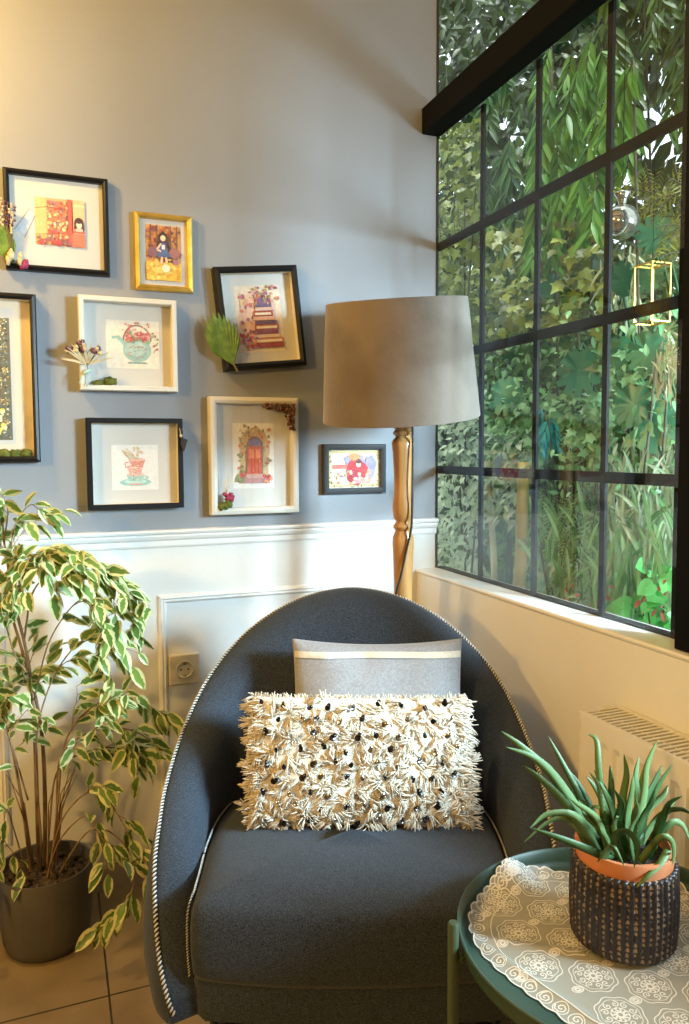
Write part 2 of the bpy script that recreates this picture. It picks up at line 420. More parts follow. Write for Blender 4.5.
def frame_corners(corn, depth):
    q = [U(x, y, 1, -depth) for x, y in corn]     # TL TR BR BL
    c = (q[0]+q[1]+q[2]+q[3])/4
    w = ((q[1]-q[0]).length+(q[2]-q[3]).length)/2; h = ((q[0]-q[3]).length+(q[1]-q[2]).length)/2
    return c.x, c.z, w, h
GRP = 'framed pictures on the grey wall'
def picture(name, label, corn, depth, border, m_fr, m_side=None, tilt=0, mount_y=None, lip=.004, outer_r=.0, size=None, mcol=None):
    x, z, w, h = frame_corners(corn, depth)
    if size: x, z, w, h = size
    root = thing(name, label, 'picture frame', (x, 0, z), (0, -tilt, 0), GRP)
    b = MB(); W, H = w/2, h/2; m = mount_y
    # profile from outer back to inner back: (inset, y)
    prof = [(0, -.0005), (0, -depth+.003), (.002, -depth), (border*.55, -depth-outer_r), (border-.002, -depth), (border, -depth+.002), (border, -depth+lip+.002), (border, -m)]
    rows = []
    for sx, sz in ((-1, -1), (1, -1), (1, 1), (-1, 1)):
        rows.append(b.add([(sx*(W-o), y, sz*(H-o)) for o, y in prof]))
    for k in range(4):
        a, c = rows[k], rows[(k+1) % 4]
        for i in range(len(prof)-1):
            b.cm = 1 if (m_side and i == len(prof)-2) else 0
            b.face((a+i, c+i, c+i+1, a+i+1))
    b.build('frame_moulding', [m_fr, m_side or m_fr], root, smooth=False)
    b = MB(); i = border-.001; b.box(-W+i, W-i, -m, -.001, -H+i, H-i)
    b.build('mount_board', mcol or m_mount, root, smooth=False)
    b = MB(); g = -depth+lip; b.quad((-W+i, g, -H+i), (W-i, g, -H+i), (W-i, g, H-i), (-W+i, g, H-i))
    b.build('picture_glass', m_pglass, root, smooth=False)
    return root, w, h
m_mount = mat('white mount card', (.60, .59, .56), .8)
m_fblack = mat('black frame lacquer', (.006, .006, .007), .4, spec=.3)
m_fwhite = mat('white frame paint', (.66, .64, .58), .45)
m_fgold = mat('gold frame foil', (.62, .40, .07), .30, (.80, .55, .14), 25, metal=.75)
m_fcream = mat('cream frame lining', (.68, .62, .50), .7)
m_moss = mat('green moss', (.07, .10, .012), .9, (.18, .19, .03), 90, bump=.8, bscale=300)
m_straw = mat('dried straw', (.55, .42, .22), .8, (.65, .55, .35), 60)
m_stem = mat('dried stem', (.20, .17, .06), .8)
m_plum = mat('dried plum flower', (.10, .04, .06), .85, (.22, .10, .14), 80)
m_red = mat('dried red flower', (.28, .02, .05), .8, (.38, .05, .12), 90)
m_teal = mat('pale teal ribbon', (.40, .58, .52), .6)
m_brown = mat('dried brown flower', (.09, .04, .025), .9, (.20, .10, .06), 120)
m_palm = mat('green palm fan', (.07, .15, .015), .55, (.18, .28, .04), 50)

# 1 top left
r1, w, h = picture('picture_frame', 'black frame with orange storybook room print, top left, dried bouquet on its corner',
    [(3, 165), (108, 180), (110, 276), (5, 268)], .022, .013, m_fblack, mount_y=.008, outer_r=.003)
a = Art(.112, .112)
a.rect((238, 160, 110), 0, 0, 1, 1); a.rect((244, 190, 120), 0, .05, .22, 1); a.rect((228, 120, 85), .24, .1, .66, .95)
a.dots([(240, 190, 120), (205, 80, 70), (250, 215, 160), (220, 130, 90), (160, 110, 120)], .25, .15, .64, .92, 90, .035)
a.rect((205, 80, 75), .66, 0, .74, 1); a.rect((246, 190, 140), .76, .25, 1, 1); a.rect((225, 110, 80), .74, 0, 1, .28)
a.rect((250, 210, 150), .76, .86, 1, .9); a.dots([(190, 60, 60), (240, 170, 90), (150, 90, 90)], 0, .02, .7, .16, 40, .04)
a.ell((60, 30, 35), .88, .50, .10, .13); a.ell((70, 35, 40), .82, .42, .04, .10); a.ell((70, 35, 40), .95, .42, .04, .10)
a.ell((250, 215, 190), .88, .47, .06, .07); a.ell((60, 30, 35), .88, .55, .07, .05); a.ell((235, 190, 180), .88, .36, .08, .05)
a.rect((200, 90, 70), .76, .3, 1, .33); a.line((150, 60, 50), [(0, .2), (.64, .28)], .012); a.line((150, 60, 50), [(0, .75), (.24, .8), (.62, .78)], .01)
a.build(r1, -.0085, .006, .004)
a = Art(.05, .07); a.poly((190, 205, 220), [(.05, .25), (.55, .05), (.95, .75), (.75, 1), (.5, .7)]); a.line((150, 140, 120), [(.05, .25), (.75, 1)], .04)
a.line((150, 140, 120), [(.5, .02), (1, .8)], .04); a.build(r1, -.0084, -.075, -.005, 'paper_scrap')
bq = MB(); ox, oz = -w/2+.016, -h/2+.025
def fan(b, c, ax, L, n, spread, wd, y=-.026, cmi=0):
    """pleated palm fan: n long folded segments from the stalk point c"""
    b.cm = cmi
    for i in range(n):
        t = (i/(n-1)-.5)*spread; Li = L*(1-.45*abs(2*(i/(n-1)-.5))**1.6)
        d = V((math.sin(ax+t), 0, math.cos(ax+t))); sd = V((d.z, 0, -d.x)); wv = wd*Li/L
        p = V(c); q = p+d*Li*.75; tip = p+d*Li
        yy = V((0, y, 0)); up = V((0, -.004, 0))
        n0 = b.add((p+yy, q-sd*wv+yy, q+yy+up, q+sd*wv+yy, tip+yy+up*.5))
        b.face((n0, n0+2, n0+1)); b.face((n0, n0+3, n0+2)); b.face((n0+1, n0+2, n0+4)); b.face((n0+2, n0+3, n0+4))
fan(bq, (ox+.002, 0, oz-.012), -.45, .10, 9, 1.0, .008)
for k in range(7):
    x0 = random.uniform(-.012, .012); tip = V((ox-.012+x0*1.6, -.032, oz+.10+random.uniform(0, .035)))
    bq.cm = 1; bq.tube([(ox, -.03, oz), tip], .0009, 5)
    bq.cm = 2 if k % 2 else 3
    for j in range(9): bq.blob(tip+V((random.uniform(-.004, .004), random.uniform(-.003, .003), -j*.006)), .0034, 5, 4)
bq.cm = 3
for k in range(7): bq.blob((ox+random.uniform(-.012, .02), -.034+random.uniform(-.003, .003), oz+random.uniform(-.01, .026)), .008, 7, 5, .4, (.7, .6, 1.3))
bq.cm = 4
for k in range(4): bq.blob((ox+.022+random.uniform(-.006, .008), -.032, oz-.016+random.uniform(-.004, .004)), .0075, 7, 5, .4)
bq.build('dried_bouquet', [m_palm, m_stem, m_plum, m_straw, m_red], r1)

# 2 gold
r2, w, h = picture('picture_frame', 'small gold frame with print of a dark-haired girl in a blue dress',
    [(133, 210), (192, 217), (194, 293), (136, 289)], .018, .014, m_fgold, mount_y=.007, outer_r=.002)
a = Art(.088, .138)
a.rect((214, 150, 80), 0, 0, 1, 1); a.dots([(190, 110, 50), (150, 80, 90), (235, 180, 70), (120, 70, 60), (200, 90, 40)], .03, .35, .97, .98, 110, .045)
for u in (.12, .3, .68, .86): a.rect((110, 60, 70), u, .4, u+.035, 1)
a.rect((236, 190, 60), 0, 0, 1, .33); a.dots([(250, 220, 110), (225, 160, 40), (240, 200, 90)], .02, .02, .98, .32, 45, .06)
a.ell((120, 80, 100), .2, .5, .16, .09); a.ell((150, 90, 90), .8, .5, .15, .1)
a.ell((50, 25, 30), .48, .78, .13, .09); a.poly((55, 28, 35), [(.36, .78), (.3, .58), (.42, .6), (.55, .6), (.68, .56), (.6, .78)])
a.ell((248, 210, 180), .48, .76, .075, .055); a.ell((30, 20, 30), .48, .86, .05, .025)
a.poly((62, 88, 140), [(.42, .68), (.55, .68), (.6, .55), (.72, .42), (.3, .42), (.36, .56)]); a.rect((235, 235, 235), .44, .56, .53, .64)
a.line((245, 200, 170), [(.42, .66), (.3, .55), (.42, .52)], .05); a.line((245, 200, 170), [(.45, .42), (.42, .3)], .06); a.line((245, 200, 170), [(.55, .42), (.58, .32)], .06)
a.ell((240, 200, 90), .35, .18, .2, .06); a.ell((250, 235, 200), .55, .22, .12, .07); a.rect((160, 100, 130), .75, .3, .9, .38)
a.build(r2, -.0075)

# 3 far left, cut by the photo's edge
x1 = U(39, 294, 1, -.035).x; zt = U(33, 294, 1, -.035).z; zb = U(39, 462, 1, -.035).z
r3, w, h = picture('picture_frame', 'large black box frame with dark floral mosaic print, at the left edge', [(0, 0)]*4, .035, .014, m_fblack,
    m_side=m_fcream, mount_y=.006, size=(x1-.158, (zt+zb)/2, .30, zt-zb), outer_r=.002, lip=.003, mcol=m_fcream)
xr3 = U(11, 380, 1, -.008).x; zt3 = U(5, 318, 1, -.008).z; zb3 = U(5, 440, 1, -.008).z
xc3, zc3 = r3.location.x, r3.location.z
b = MB(); b.box(xr3+.007-xc3-.205, xr3+.007-xc3, -.0072, -.0058, zb3-.010-zc3, zt3+.024-zc3); b.build('inner_card', m_mount, r3, smooth=False)
a = Art(.185, zt3-zb3); a.rect((95, 92, 70), 0, 0, 1, 1)
a.dots([(215, 200, 130), (90, 120, 110), (235, 225, 190), (40, 40, 40), (170, 150, 70), (110, 150, 165), (200, 140, 50)], .02, .02, .98, .98, 1500, .011, .4)
a.dots([(240, 210, 80), (250, 235, 170)], .05, .03, .95, .25, 50, .03)
a.build(r3, -.0078, xr3-xc3-.0925, (zt3+zb3)/2-zc3)
b = MB()
for k in range(9): b.blob((w/2-.030-k*.026+random.uniform(-.004, .004), -.018, -h/2+.021), .013, 9, 7, .4, (1.2, .8, .75))
b.build('moss_tuft', m_moss, r3)

# 4 white teapot box
r4, w, h = picture('picture_frame', 'white box frame with teapot and roses print and a dried posy',
    [(76, 293), (176, 301), (179, 391), (82, 391)], .040, .013, m_fwhite, mount_y=.006, lip=.003)
a = Art(.13, .12); T = (150, 190, 180)
a.rect((236, 226, 208), 0, 0, 1, 1)
a.ell(T, .58, .38, .27, .24, 28); a.ell((176, 205, 196), .54, .42, .2, .16); a.poly(T, [(.36, .42), (.2, .62), (.12, .60), (.10, .66), (.24, .68), (.4, .52)])
a.poly((130, 160, 150), [(.42, .14), (.74, .14), (.78, .1), (.38, .1)])
for k in range(14):
    t0, t1 = PI*k/14, PI*(k+1)/14
    a.line((150, 110, 95), [(.58+.26*math.cos(t0), .58+.32*math.sin(t0)), (.58+.26*math.cos(t1), .58+.32*math.sin(t1))], .028)
a.dots([(205, 95, 95), (230, 150, 150), (190, 70, 75), (140, 160, 110)], .38, .56, .8, .74, 50, .035)
a.dots([(205, 95, 95), (225, 140, 140)], .3, .7, .9, .95, 22, .022); a.dots([(190, 90, 100), (150, 165, 120)], .85, .35, .97, .75, 14, .022)
a.dots([(200, 130, 130), (125, 165, 155)], .42, .2, .75, .5, 22, .015)
a.build(r4, -.0065, .012, .004)
q = MB(); cx, cz = -w/2+.012, -h/2+.06
for k in range(12):
    an = random.uniform(-1.25, .9); L = random.uniform(.035, .07); tip = V((cx+.006+math.sin(an)*L*.8, -.046-random.random()*.01, cz+math.cos(an)*L*.8))
    q.cm = 1; q.tube([(cx+.006, -.045, cz-.02), (cx+.006, -.045, cz), tip], .0009, 5)
    q.cm = 2 if k % 3 else 3
    for j in range(5): q.blob(tip+V([random.uniform(-.006, .006) for _ in range(3)]), .0052, 6, 4, .4)
q.cm = 3
for k in range(14): q.leaf((cx+.006, -.045, cz), (random.uniform(-1, 1), -.15, random.uniform(.3, 1)), (0, -1, 0), .065, .005)
q.cm = 4; q.tube([(cx-.004, -.05, cz-.022), (cx+.012, -.05, cz-.012)], .0045, 7)
q.tube(crom([(cx+.002, -.05, cz-.016), (cx-.008, -.05, cz-.03), (cx-.014, -.048, cz-.045)]), .0016, 5); q.tube(crom([(cx+.006, -.05, cz-.016), (cx+.01, -.05, cz-.035), (cx+.002, -.048, cz-.052)]), .0016, 5)
q.build('dried_bouquet', [m_palm, m_stem, m_plum, m_straw, m_teal], r4)
b = MB(); b.blob((-w/2+.072, -.02, -h/2+.024), .014, 10, 7, .3, (1.2, .8, .75)); b.blob((-w/2+.044, -.018, -h/2+.020), .010, 10, 7, .3, (1.3, .8, .7))
b.build('moss_tuft', m_moss, r4)

# 5 black cups box
r5, w, h = picture('picture_frame', 'black box frame with print of pink cups on teal saucer',
    [(86, 417), (183, 419), (184, 508), (88, 510)], .036, .013, m_fblack, m_side=m_fcream, mount_y=.006, lip=.003)
a = Art(.115, .115); a.rect((240, 236, 228), 0, 0, 1, 1)
a.ell((150, 200, 190), .5, .17, .34, .085, 24); a.ell((190, 222, 214), .5, .19, .25, .05, 24); a.ell((232, 160, 150), .5, .125, .16, .02)
a.poly((150, 205, 195), [(.3, .34), (.7, .34), (.64, .2), (.36, .2)]); a.ell((235, 190, 180), .5, .34, .2, .04)
a.poly((236, 170, 155), [(.32, .52), (.68, .52), (.62, .36), (.38, .36)]); a.ell((245, 205, 190), .5, .52, .18, .035)
a.poly((228, 140, 125), [(.36, .68), (.72, .66), (.66, .5), (.42, .52)]); a.ell((240, 190, 170), .54, .67, .18, .035)
a.line((228, 140, 125), [(.36, .62), (.28, .6), (.3, .5), (.4, .53)], .025); a.line((150, 205, 195), [(.7, .31), (.78, .28), (.72, .23), (.66, .24)], .025)
a.dots([(200, 120, 100), (245, 215, 190)], .38, .2, .66, .62, 26, .018)
for k in range(10): a.line((205, 190, 150), [(.48+random.uniform(-.1, .12), .68), (.45+random.uniform(-.28, .28), random.uniform(.78, .92))], .01)
a.dots([(220, 200, 150), (225, 150, 140)], .2, .75, .75, .95, 18, .02)
a.build(r5, -.0065, .0, -.01)
b = MB(); X = w/2-.006
b.poly([(X, -.038, .092), (X+.006, -.041, .082), (X+.004, -.043, .055), (X-.006, -.040, .072)]); b.poly([(X+.002, -.040, .066), (X+.017, -.043, .060), (X+.006, -.046, .028), (X-.002, -.042, .05)])
b.cm = 1; b.blob((X, -.041, .07), .004, 7, 5)
b.tube([(X, -.041, .07), (X-.003, -.041, .09)], .001, 5)
b.build('ribbon_bow', [mat('black ribbon', (.02, .02, .02), .5), m_straw], r5)

# 6 tilted books
r6, w, h = picture('picture_frame', 'tilted black frame with stack of books print and green palm leaf',
    [(213, 267), (297, 264), (307, 365), (226, 371)], .034, .017, m_fblack, m_side=m_fcream, tilt=math.radians(6), mount_y=.006, outer_r=.003)
a = Art(.125, .175); a.rect((238, 214, 190), 0, 0, 1, 1)
a.ell((236, 190, 170), .45, .55, .42, .4, 20, wob=.12); a.dots([(225, 160, 120), (205, 110, 90), (240, 200, 150), (150, 90, 120)], .1, .1, .6, .9, 70, .04)
cols = [(150, 50, 60), (205, 120, 90), (235, 200, 170), (120, 40, 70), (190, 80, 60), (100, 80, 130), (225, 170, 140), (170, 60, 50), (215, 180, 160), (90, 70, 110)]
v = .06
for k, c in enumerate(cols):
    hh = .062+.012*math.sin(k*2.1); s_ = .03*math.sin(k*1.7); a.rect(c, .30+s_+k*.012, v, .97-k*.022+s_, v+hh); a.rect((245, 228, 200), .34+s_+k*.012, v+hh*.25, .93-k*.022+s_, v+hh*.72) if k % 3 == 1 else None
    a.line((90, 40, 50), [(.30+s_+k*.012, v), (.97-k*.022+s_, v)], .012); v += hh+.006
a.ell((110, 80, 130), .6, v+.03, .12, .06, wob=.2); a.ell((70, 40, 50), .62, v+.08, .05, .035)
a.dots([(205, 90, 90), (150, 80, 120), (225, 140, 110), (150, 130, 70)], .4, .72, .95, .98, 34, .03); a.dots([(190, 60, 60), (225, 130, 110), (120, 60, 90)], .03, .05, .4, .3, 34, .035)
a.build(r6, -.0065, .002, .0)
q = MB(); fan(q, (-w/2+.022, 0, -h/2+.012), -.28, .145, 13, 1.15, .0105, y=-.040); q.cm = 1
q.tube([(-w/2+.022, -.040, -h/2+.015), (-w/2+.030, -.041, -h/2-.004)], .0025, 6)
q.build('palm_leaf', [m_palm, m_stem], r6, smooth=False)

# 7 white door frame
r7, w, h = picture('picture_frame', 'white portrait frame with red arched door print and dried brown flowers',
    [(210, 396), (299, 398), (299, 513), (211, 515)], .034, .018, m_fwhite, mount_y=.010, outer_r=.002, lip=.006)
a = Art(.115, .175); a.rect((240, 232, 218), 0, 0, 1, 1)
a.ell((205, 170, 120), .52, .60, .36, .34, 24, wob=.06); a.rect((208, 176, 130), .18, .2, .86, .6)
a.dots([(150, 150, 90), (190, 120, 80), (215, 190, 140), (120, 130, 90), (205, 110, 80)], .12, .16, .9, .96, 110, .035)
a.rect((130, 95, 90), .33, .22, .71, .66); a.ell((130, 95, 90), .52, .66, .19, .14)
a.rect((205, 78, 45), .36, .22, .68, .64); a.ell((110, 100, 150), .52, .66, .16, .11, 20, 0, PI)
for u in (.44, .52, .60): a.line((160, 50, 35), [(u, .24), (u, .64)], .014)
a.rect((230, 120, 70), .39, .46, .50, .60); a.rect((230, 120, 70), .54, .46, .65, .60); a.ell((240, 200, 90), .64, .42, .015, .012)
a.poly((200, 150, 140), [(.24, .16), (.8, .16), (.74, .22), (.3, .22)]); a.poly((175, 120, 120), [(.16, .08), (.88, .08), (.8, .16), (.24, .16)])
a.dots([(200, 60, 60), (120, 140, 80)], .1, .1, .3, .3, 16, .035); a.dots([(200, 60, 60), (225, 150, 110)], .72, .1, .92, .2, 14, .035)
a.build(r7, -.0105, .0, .0)
q = MB()
for k in range(230):
    t = random.random()
    if random.random() < .5: p = (w/2-.014-t*.085, h/2-.018-random.random()*.016*(1.6-t))
    else: p = (w/2-.014-random.random()*.020*(1.6-t), h/2-.018-t*.070)
    q.blob((p[0], -.034-random.random()*.012, p[1]), random.uniform(.002, .0045), 6, 4, .6)
q.build('dried_flower_cluster', m_brown, r7)
q = MB(); q.cm = 0
for k in range(6): q.blob((-w/2+.036+random.uniform(-.013, .013), -.036, -h/2+.030+random.uniform(-.007, .007)), .009, 8, 6, .5)
q.cm = 1
for k in range(9): q.blob((-w/2+.040+random.uniform(-.012, .015), -.040, -h/2+.046+random.uniform(-.008, .011)), .0055, 7, 5, .5)
q.cm = 2
for k in range(9): q.tube([(-w/2+.038, -.036, -h/2+.05), (-w/2+.038+random.uniform(-.02, .022), -.036, -h/2+random.uniform(.08, .12))], .0005, 4)
q.build('dried_posy', [m_moss, m_red, m_straw], r7)

# 8 small
r8, w, h = picture('picture_frame', 'small grey-black landscape frame with red-robed figure print beside the lamp',
    [(324, 443), (386, 445), (387, 494), (324, 493)], .020, .016, mat('grey black frame', (.05, .053, .06), .28), mount_y=.007, outer_r=.002)
a = Art(w-.036, h-.036); a.rect((214, 190, 130), 0, 0, 1, 1); a.rect((238, 214, 190), .05, .08, .95, .92)
a.dots([(150, 110, 50), (235, 215, 150), (120, 90, 50)], 0, 0, 1, .06, 26, .015); a.dots([(150, 110, 50), (235, 215, 150)], .95, 0, 1, 1, 22, .015); a.dots([(150, 110, 50), (235, 215, 150)], 0, 0, .05, 1, 22, .015)
a.ell((150, 140, 190), .5, .7, .2, .2, wob=.2); a.ell((150, 140, 190), .82, .55, .12, .3, wob=.2); a.rect((205, 100, 90), .08, .5, .4, .62)
a.ell((225, 140, 80), .5, .82, .12, .1); a.ell((190, 45, 50), .55, .42, .2, .34, wob=.15); a.ell((170, 30, 45), .5, .3, .14, .2, wob=.1)
a.ell((245, 205, 180), .58, .62, .05, .08); a.ell((90, 40, 40), .58, .7, .06, .06); a.poly((235, 140, 130), [(.6, .3), (.85, .1), (.4, .1)])
a.dots([(235, 160, 120), (150, 110, 160), (225, 200, 160)], .08, .1, .9, .45, 30, .03)
a.build(r8, -.0075)

# ------------------------------------------------------------------ floor lamp
LX = UD(403, 430, 1.88); lx, ly = LX.x, LX.y
def lz(py): return UD(403, py, 1.88).z
m_wood = mat('honey turned wood', (.30, .135, .038), .38, (.46, .24, .08), 9, stretch=(5, 5, .5), detail=6, bump=.08, bscale=60, coat=.2)
m_velvet = mat('taupe velvet', (.088, .065, .047), .9, (.190, .150, .117), 4, sheen=.6, detail=5, bump=.3, bscale=60, lo=.38, hi=.62)
lamp = thing('floor_lamp', 'wooden turned floor lamp with taupe velvet drum shade behind the armchair', 'floor lamp', (lx, ly, 0))
pr = [(0, 0), (.105, 0), (.112, .008), (.110, .022), (.085, .034), (.05, .045), (.032, .06), (.027, .09), (.033, .11), (.033, .125), (.022, .135), (.024, .16), (.029, .24), (.026, .34), (.018, .40), (.017, .42), (.026, .43), (.026, .445), (.018, .455), (.022, .48), (.027, .55), (.024, .66), (.020, .74)]
for py, wd in ((597, 18), (575, 19), (560, 20), (545, 21.5), (537, 21), (531, 16), (529.5, 16), (528, 19.5), (525.5, 20), (523, 15.5), (521, 15), (518, 19), (512, 21), (505, 21), (495, 18.5), (480, 18), (462, 19.5), (450, 21), (443, 22.5), (440, 20), (437.5, 15), (436, 15), (434.5, 19), (432, 20.5), (430, 15.5), (429, 16), (427, 20), (424, 19), (421, 14)):
    z = lz(py)
    if z > pr[-1][1]: pr.append((wd/2/401, z))
zt = pr[-1][1]; pr += [(.012, zt+.01), (.012, zt+.03)]
b = MB(); b.lathe(pr, n=40); b.build('lamp_pole', m_wood, lamp, sharp=50)
b = MB(); b.lathe([(.006, zt+.03), (.006, zt+.08), (.018, zt+.085), (.018, zt+.14), (.012, zt+.145)], n=20); b.build('bulb_holder', mat('brass fitting', (.5, .36, .12), .35, metal=1), lamp, sharp=40)
b = MB(); b.lathe([(.012, zt+.145), (.020, zt+.165), (.030, zt+.19), (.028, zt+.215), (.012, zt+.235), (.0005, zt+.238)], n=20); b.build('light_bulb', mat('opal bulb', (.8, .8, .78), .2), lamp)
# shade, tipped a little forward
zc = (lz(425)+lz(300))/2+.006
HS = .142
R = Matrix.Rotation(-YAW, 3, 'Z') @ Matrix.Rotation(math.radians(-3.0), 3, 'Y') @ Matrix.Rotation(math.radians(8.5), 3, 'X') @ Matrix.Rotation(YAW, 3, 'Z')
b = MB(); rb, rt = .196, .172
pf = [(rb-.003, -HS), (rb, -HS), (rb, -HS+.004)]+[(rb+(rt-rb)*k/10, -HS+2*HS*k/10) for k in range(1, 10)]+[(rt, HS-.004), (rt, HS), (rt-.003, HS)]+[(rb-.003+(rt-rb)*k/6, -HS+2*HS*k/6) for k in range(5, -1, -1)]
b.lathe(pf, c=(-.010, .004, zc), n=72, rot=R, cap=(False, False), fn=lambda r, z, a, k: r+.0012*noise.noise(V((math.cos(a)*3, math.sin(a)*3, z*12))))
b.build('lamp_shade', m_velvet, lamp, sharp=60)
b = MB(); c0 = V((-.010, .004, zc))
for k in range(3):
    an = 2*PI*k/3; b.tube([c0+R@V((.02*math.cos(an), .02*math.sin(an), -.08)), c0+R@V(((rt-.002)*math.cos(an), (rt-.002)*math.sin(an), .09))], .002, 6)
b.lathe([(.018, -.083), (.022, -.083), (.022, -.078), (.018, -.078)], c=c0, rot=R, n=20, cap=(False, False))
b.build('shade_carrier', mat('white wire', (.7, .7, .68), .4), lamp)
cp = [UD(x, y, 1.85)-V((lx, ly, 0)) for x, y in ((412.5, 424), (412.8, 445), (412.5, 480), (412, 515), (411, 530), (407, 548), (401, 575), (395, 600))]
cp += [V((-.045, -.012, .60)), V((-.04, .02, .3)), V((-.05, .04, .05)), V((-.06, .10, .006)), V((-.08, .2, .006))]
b = MB(); b.tube(crom(cp, 6), .0028, 7); b.build('power_cord', mat('black cord', (.012, .012, .012), .45), lamp)

# ------------------------------------------------------------------ armchair (local x = right, y = away from the viewer)
A0, D0 = .015, 1.43
org = CAM+FH*D0+RH*A0; org.z = 0
chair = thing('armchair', 'charcoal blue barrel armchair with stitched piping in the corner', 'armchair', org, (0, 0, -YAW))
# (half width, D, z) of the rim, front bottom to centre back
half = [(.286, 1.134, .246), (.298, 1.138, .272), (.318, 1.165, .330), (.338, 1.225, .425), (.347, 1.30, .475), (.352, 1.38, .515), (.343, 1.48, .572), (.318, 1.57, .635), (.272, 1.635, .696), (.205, 1.68, .752), (.11, 1.705, .800), (0, 1.712, .820)]
L_ = [V((-a, d-D0, z)) for a, d, z in half]; R_ = [V((a, d-D0, z)) for a, d, z in half[:-1]][::-1]
rim = crom(L_+R_, 8); NR = len(rim)
def plan_normal(i):
    t = rim[min(i+2, NR-1)]-rim[max(i-2, 0)]; t = V((t.x, t.y, 0))
    if t.length < 1e-5: t = V((0, 1, 0))
    t.normalize(); return V((t.y, -t.x, 0))
b = MB(); rows = []; ZB = .236
innerloop = []
for i, p in enumerate(rim):
    n = plan_normal(i)
    # blend towards straight inward at the very front so the arm ends face forward
    back = max(0, min(1, (p.y+.0)/.28)); back = back*back*(3-2*back)
    fr = max(0, min(1, (-.17-p.y)/.14))
    n = (n*(1-fr*.65)+V((1 if p.x < 0 else -1, 0, 0))*fr*.65).normalized()
    th = .072+.01*back
    zb = min(ZB, p.z-.01); H = p.z-zb
    pts = [p+n*.045+V((0, 0, zb-p.z)), p-n*(.004+.012*min(1, H/.3))+V((0, 0, (zb-p.z)*.97)), p-n*.032*min(1, H/.3)+V((0, 0, -H*.7)), p-n*.030*min(1, H/.3)+V((0, 0, -H*.4)), p-n*.012*min(1, H/.3)+V((0, 0, -H*.12)), p,
           p+n*.012+V((0, 0, .006)), p+n*.030+V((0, 0, .006)), p+n*.050+V((0, 0, -.002)), p+n*(th-.006)+V((0, 0, -.022)), p+n*(th+.006)+V((0, 0, -.055))]
    # inner wall down to below the cushion
    zi = min(.30, p.z-.06); base = p+n*(.105+.085*back); last = pts[-1]
    for k in (1, 2, 3, 4):
        t = k/4; q = last.lerp(V((base.x, base.y, zi)), t); q -= n*.012*math.sin(PI*t)*(1-back); q += n*.014*math.sin(PI*t)*back; pts.append(q)
    innerloop.append(pts[-1].copy()); rows.append(b.add(pts))
K = len(pts)
for a_, c_ in zip(rows, rows[1:]):
    for k in range(K-1): b.face((a_+k, c_+k, c_+k+1, a_+k+1))
b.face([rows[0]+k for k in range(K)]); b.face([rows[-1]+k for k in range(K-1, -1, -1)])
# underside
n0 = len(b.v); b.face([r for r in rows])
b.build('shell', m_chair, chair)
# front rail below the cushion
b = MB(); pts = [(-.262, -.270), (-.24, -.292), (-.12, -.302), (0, -.305), (.12, -.302), (.24, -.292), (.262, -.270), (.25, -.05), (-.25, -.05)]
pr_ = [(1, .236), (1.0, .240), (1.0, .29), (.985, .30)]
rr = [b.add([(x*s, y*s, z) for x, y in pts]) for s, z in pr_]
for a_, c_ in zip(rr, rr[1:]):
    for i in range(len(pts)): j = (i+1) % len(pts); b.face((a_+i, a_+j, c_+j, c_+i))
b.face([rr[0]+i for i in range(len(pts)-1, -1, -1)]); b.face([rr[-1]+i for i in range(len(pts))])
b.build('front_rail', m_chair, chair, sharp=50)
# cushion: plan outline
cu = [(-.262, -.275), (-.264, -.20), (-.268, -.10), (-.262, 0), (-.235, .09), (-.18, .145), (-.09, .17), (0, .178)]
cu = [V((x, y, 0)) for x, y in cu]; cu = cu+[V((-p.x, p.y, 0)) for p in cu[:-1]][::-1]
top_ = crom(cu, 5); fe = crom([V((.262, -.275, 0)), V((.245, -.296, 0)), V((.13, -.312, 0)), V((0, -.317, 0)), V((-.13, -.312, 0)), V((-.245, -.296, 0)), V((-.262, -.275, 0))], 5)
outl = top_+fe[1:-1]; cen = V((0, -.09, 0))
b = MB(); lay = [(.94, .302), (.985, .304), (1.0, .314), (1.008, .345), (1.008, .38), (1.0, .408), (.985, .421), (.95, .429), (.85, .436), (.6, .443), (.3, .446), (.02, .447)]
rr = [b.add([cen+(p-cen)*s+V((0, 0, z)) for p in outl]) for s, z in lay]; n = len(outl)
for a_, c_ in zip(rr, rr[1:]):
    for i in range(n): j = (i+1) % n; b.face((a_+i, c_+i, c_+j, a_+j))
b.face([rr[-1]+i for i in range(n)]); b.face([rr[0]+i for i in range(n-1, -1, -1)])
b.build('seat_cushion', m_chair, chair)
# stitched piping: pale thread crossing a dark cord
m_thread = mat('pale stitch thread', (.62, .60, .55), .7); m_cord = mat('dark cord', (.02, .022, .026), .8)
def piping(name, path, r=.0037, step=.0068, parent=None):
    b = MB(); b.cm = 1; b.tube(path, r*.8, 7)
    acc = 0; b.cm = 0
    for p, q in zip(path, path[1:]):
        seg = (q-p).length
        while acc < seg:
            c = p.lerp(q, acc/seg); t = (q-p).normalized(); o = t.cross(V((0, -.9, .45))).normalized(); u = o.cross(t).normalized()
            for sg in (1,):
                A = c-o*r*.9-t*step*.38+u*r*.55; B = c+u*r*1.15; Cc = c+o*r*.9+t*step*.38+u*r*.55
                b.tube([A, B, Cc], [r*.34, r*.5, r*.34], 5)
            acc += step
        acc -= seg
    return b.build(name, [m_thread, m_cord], parent, label='piping of pale diagonal stitches')
piping('piping', [p+V((0, 0, .002)) for p in rim[2:-2]], parent=chair)
sp_ = [cen+(p-cen)*1.006+V((0, 0, .418)) for p in outl[:8]]
sp_ = [V((-.266, -.280, .305)), V((-.268, -.281, .34)), V((-.268, -.281, .39)), V((-.266, -.272, .416))]+[cen+(p-cen)*1.0+V((0, 0, .424)) for p in outl[2:26]]
piping('cushion_piping', crom(sp_, 3), r=.0018, step=.005, parent=chair)
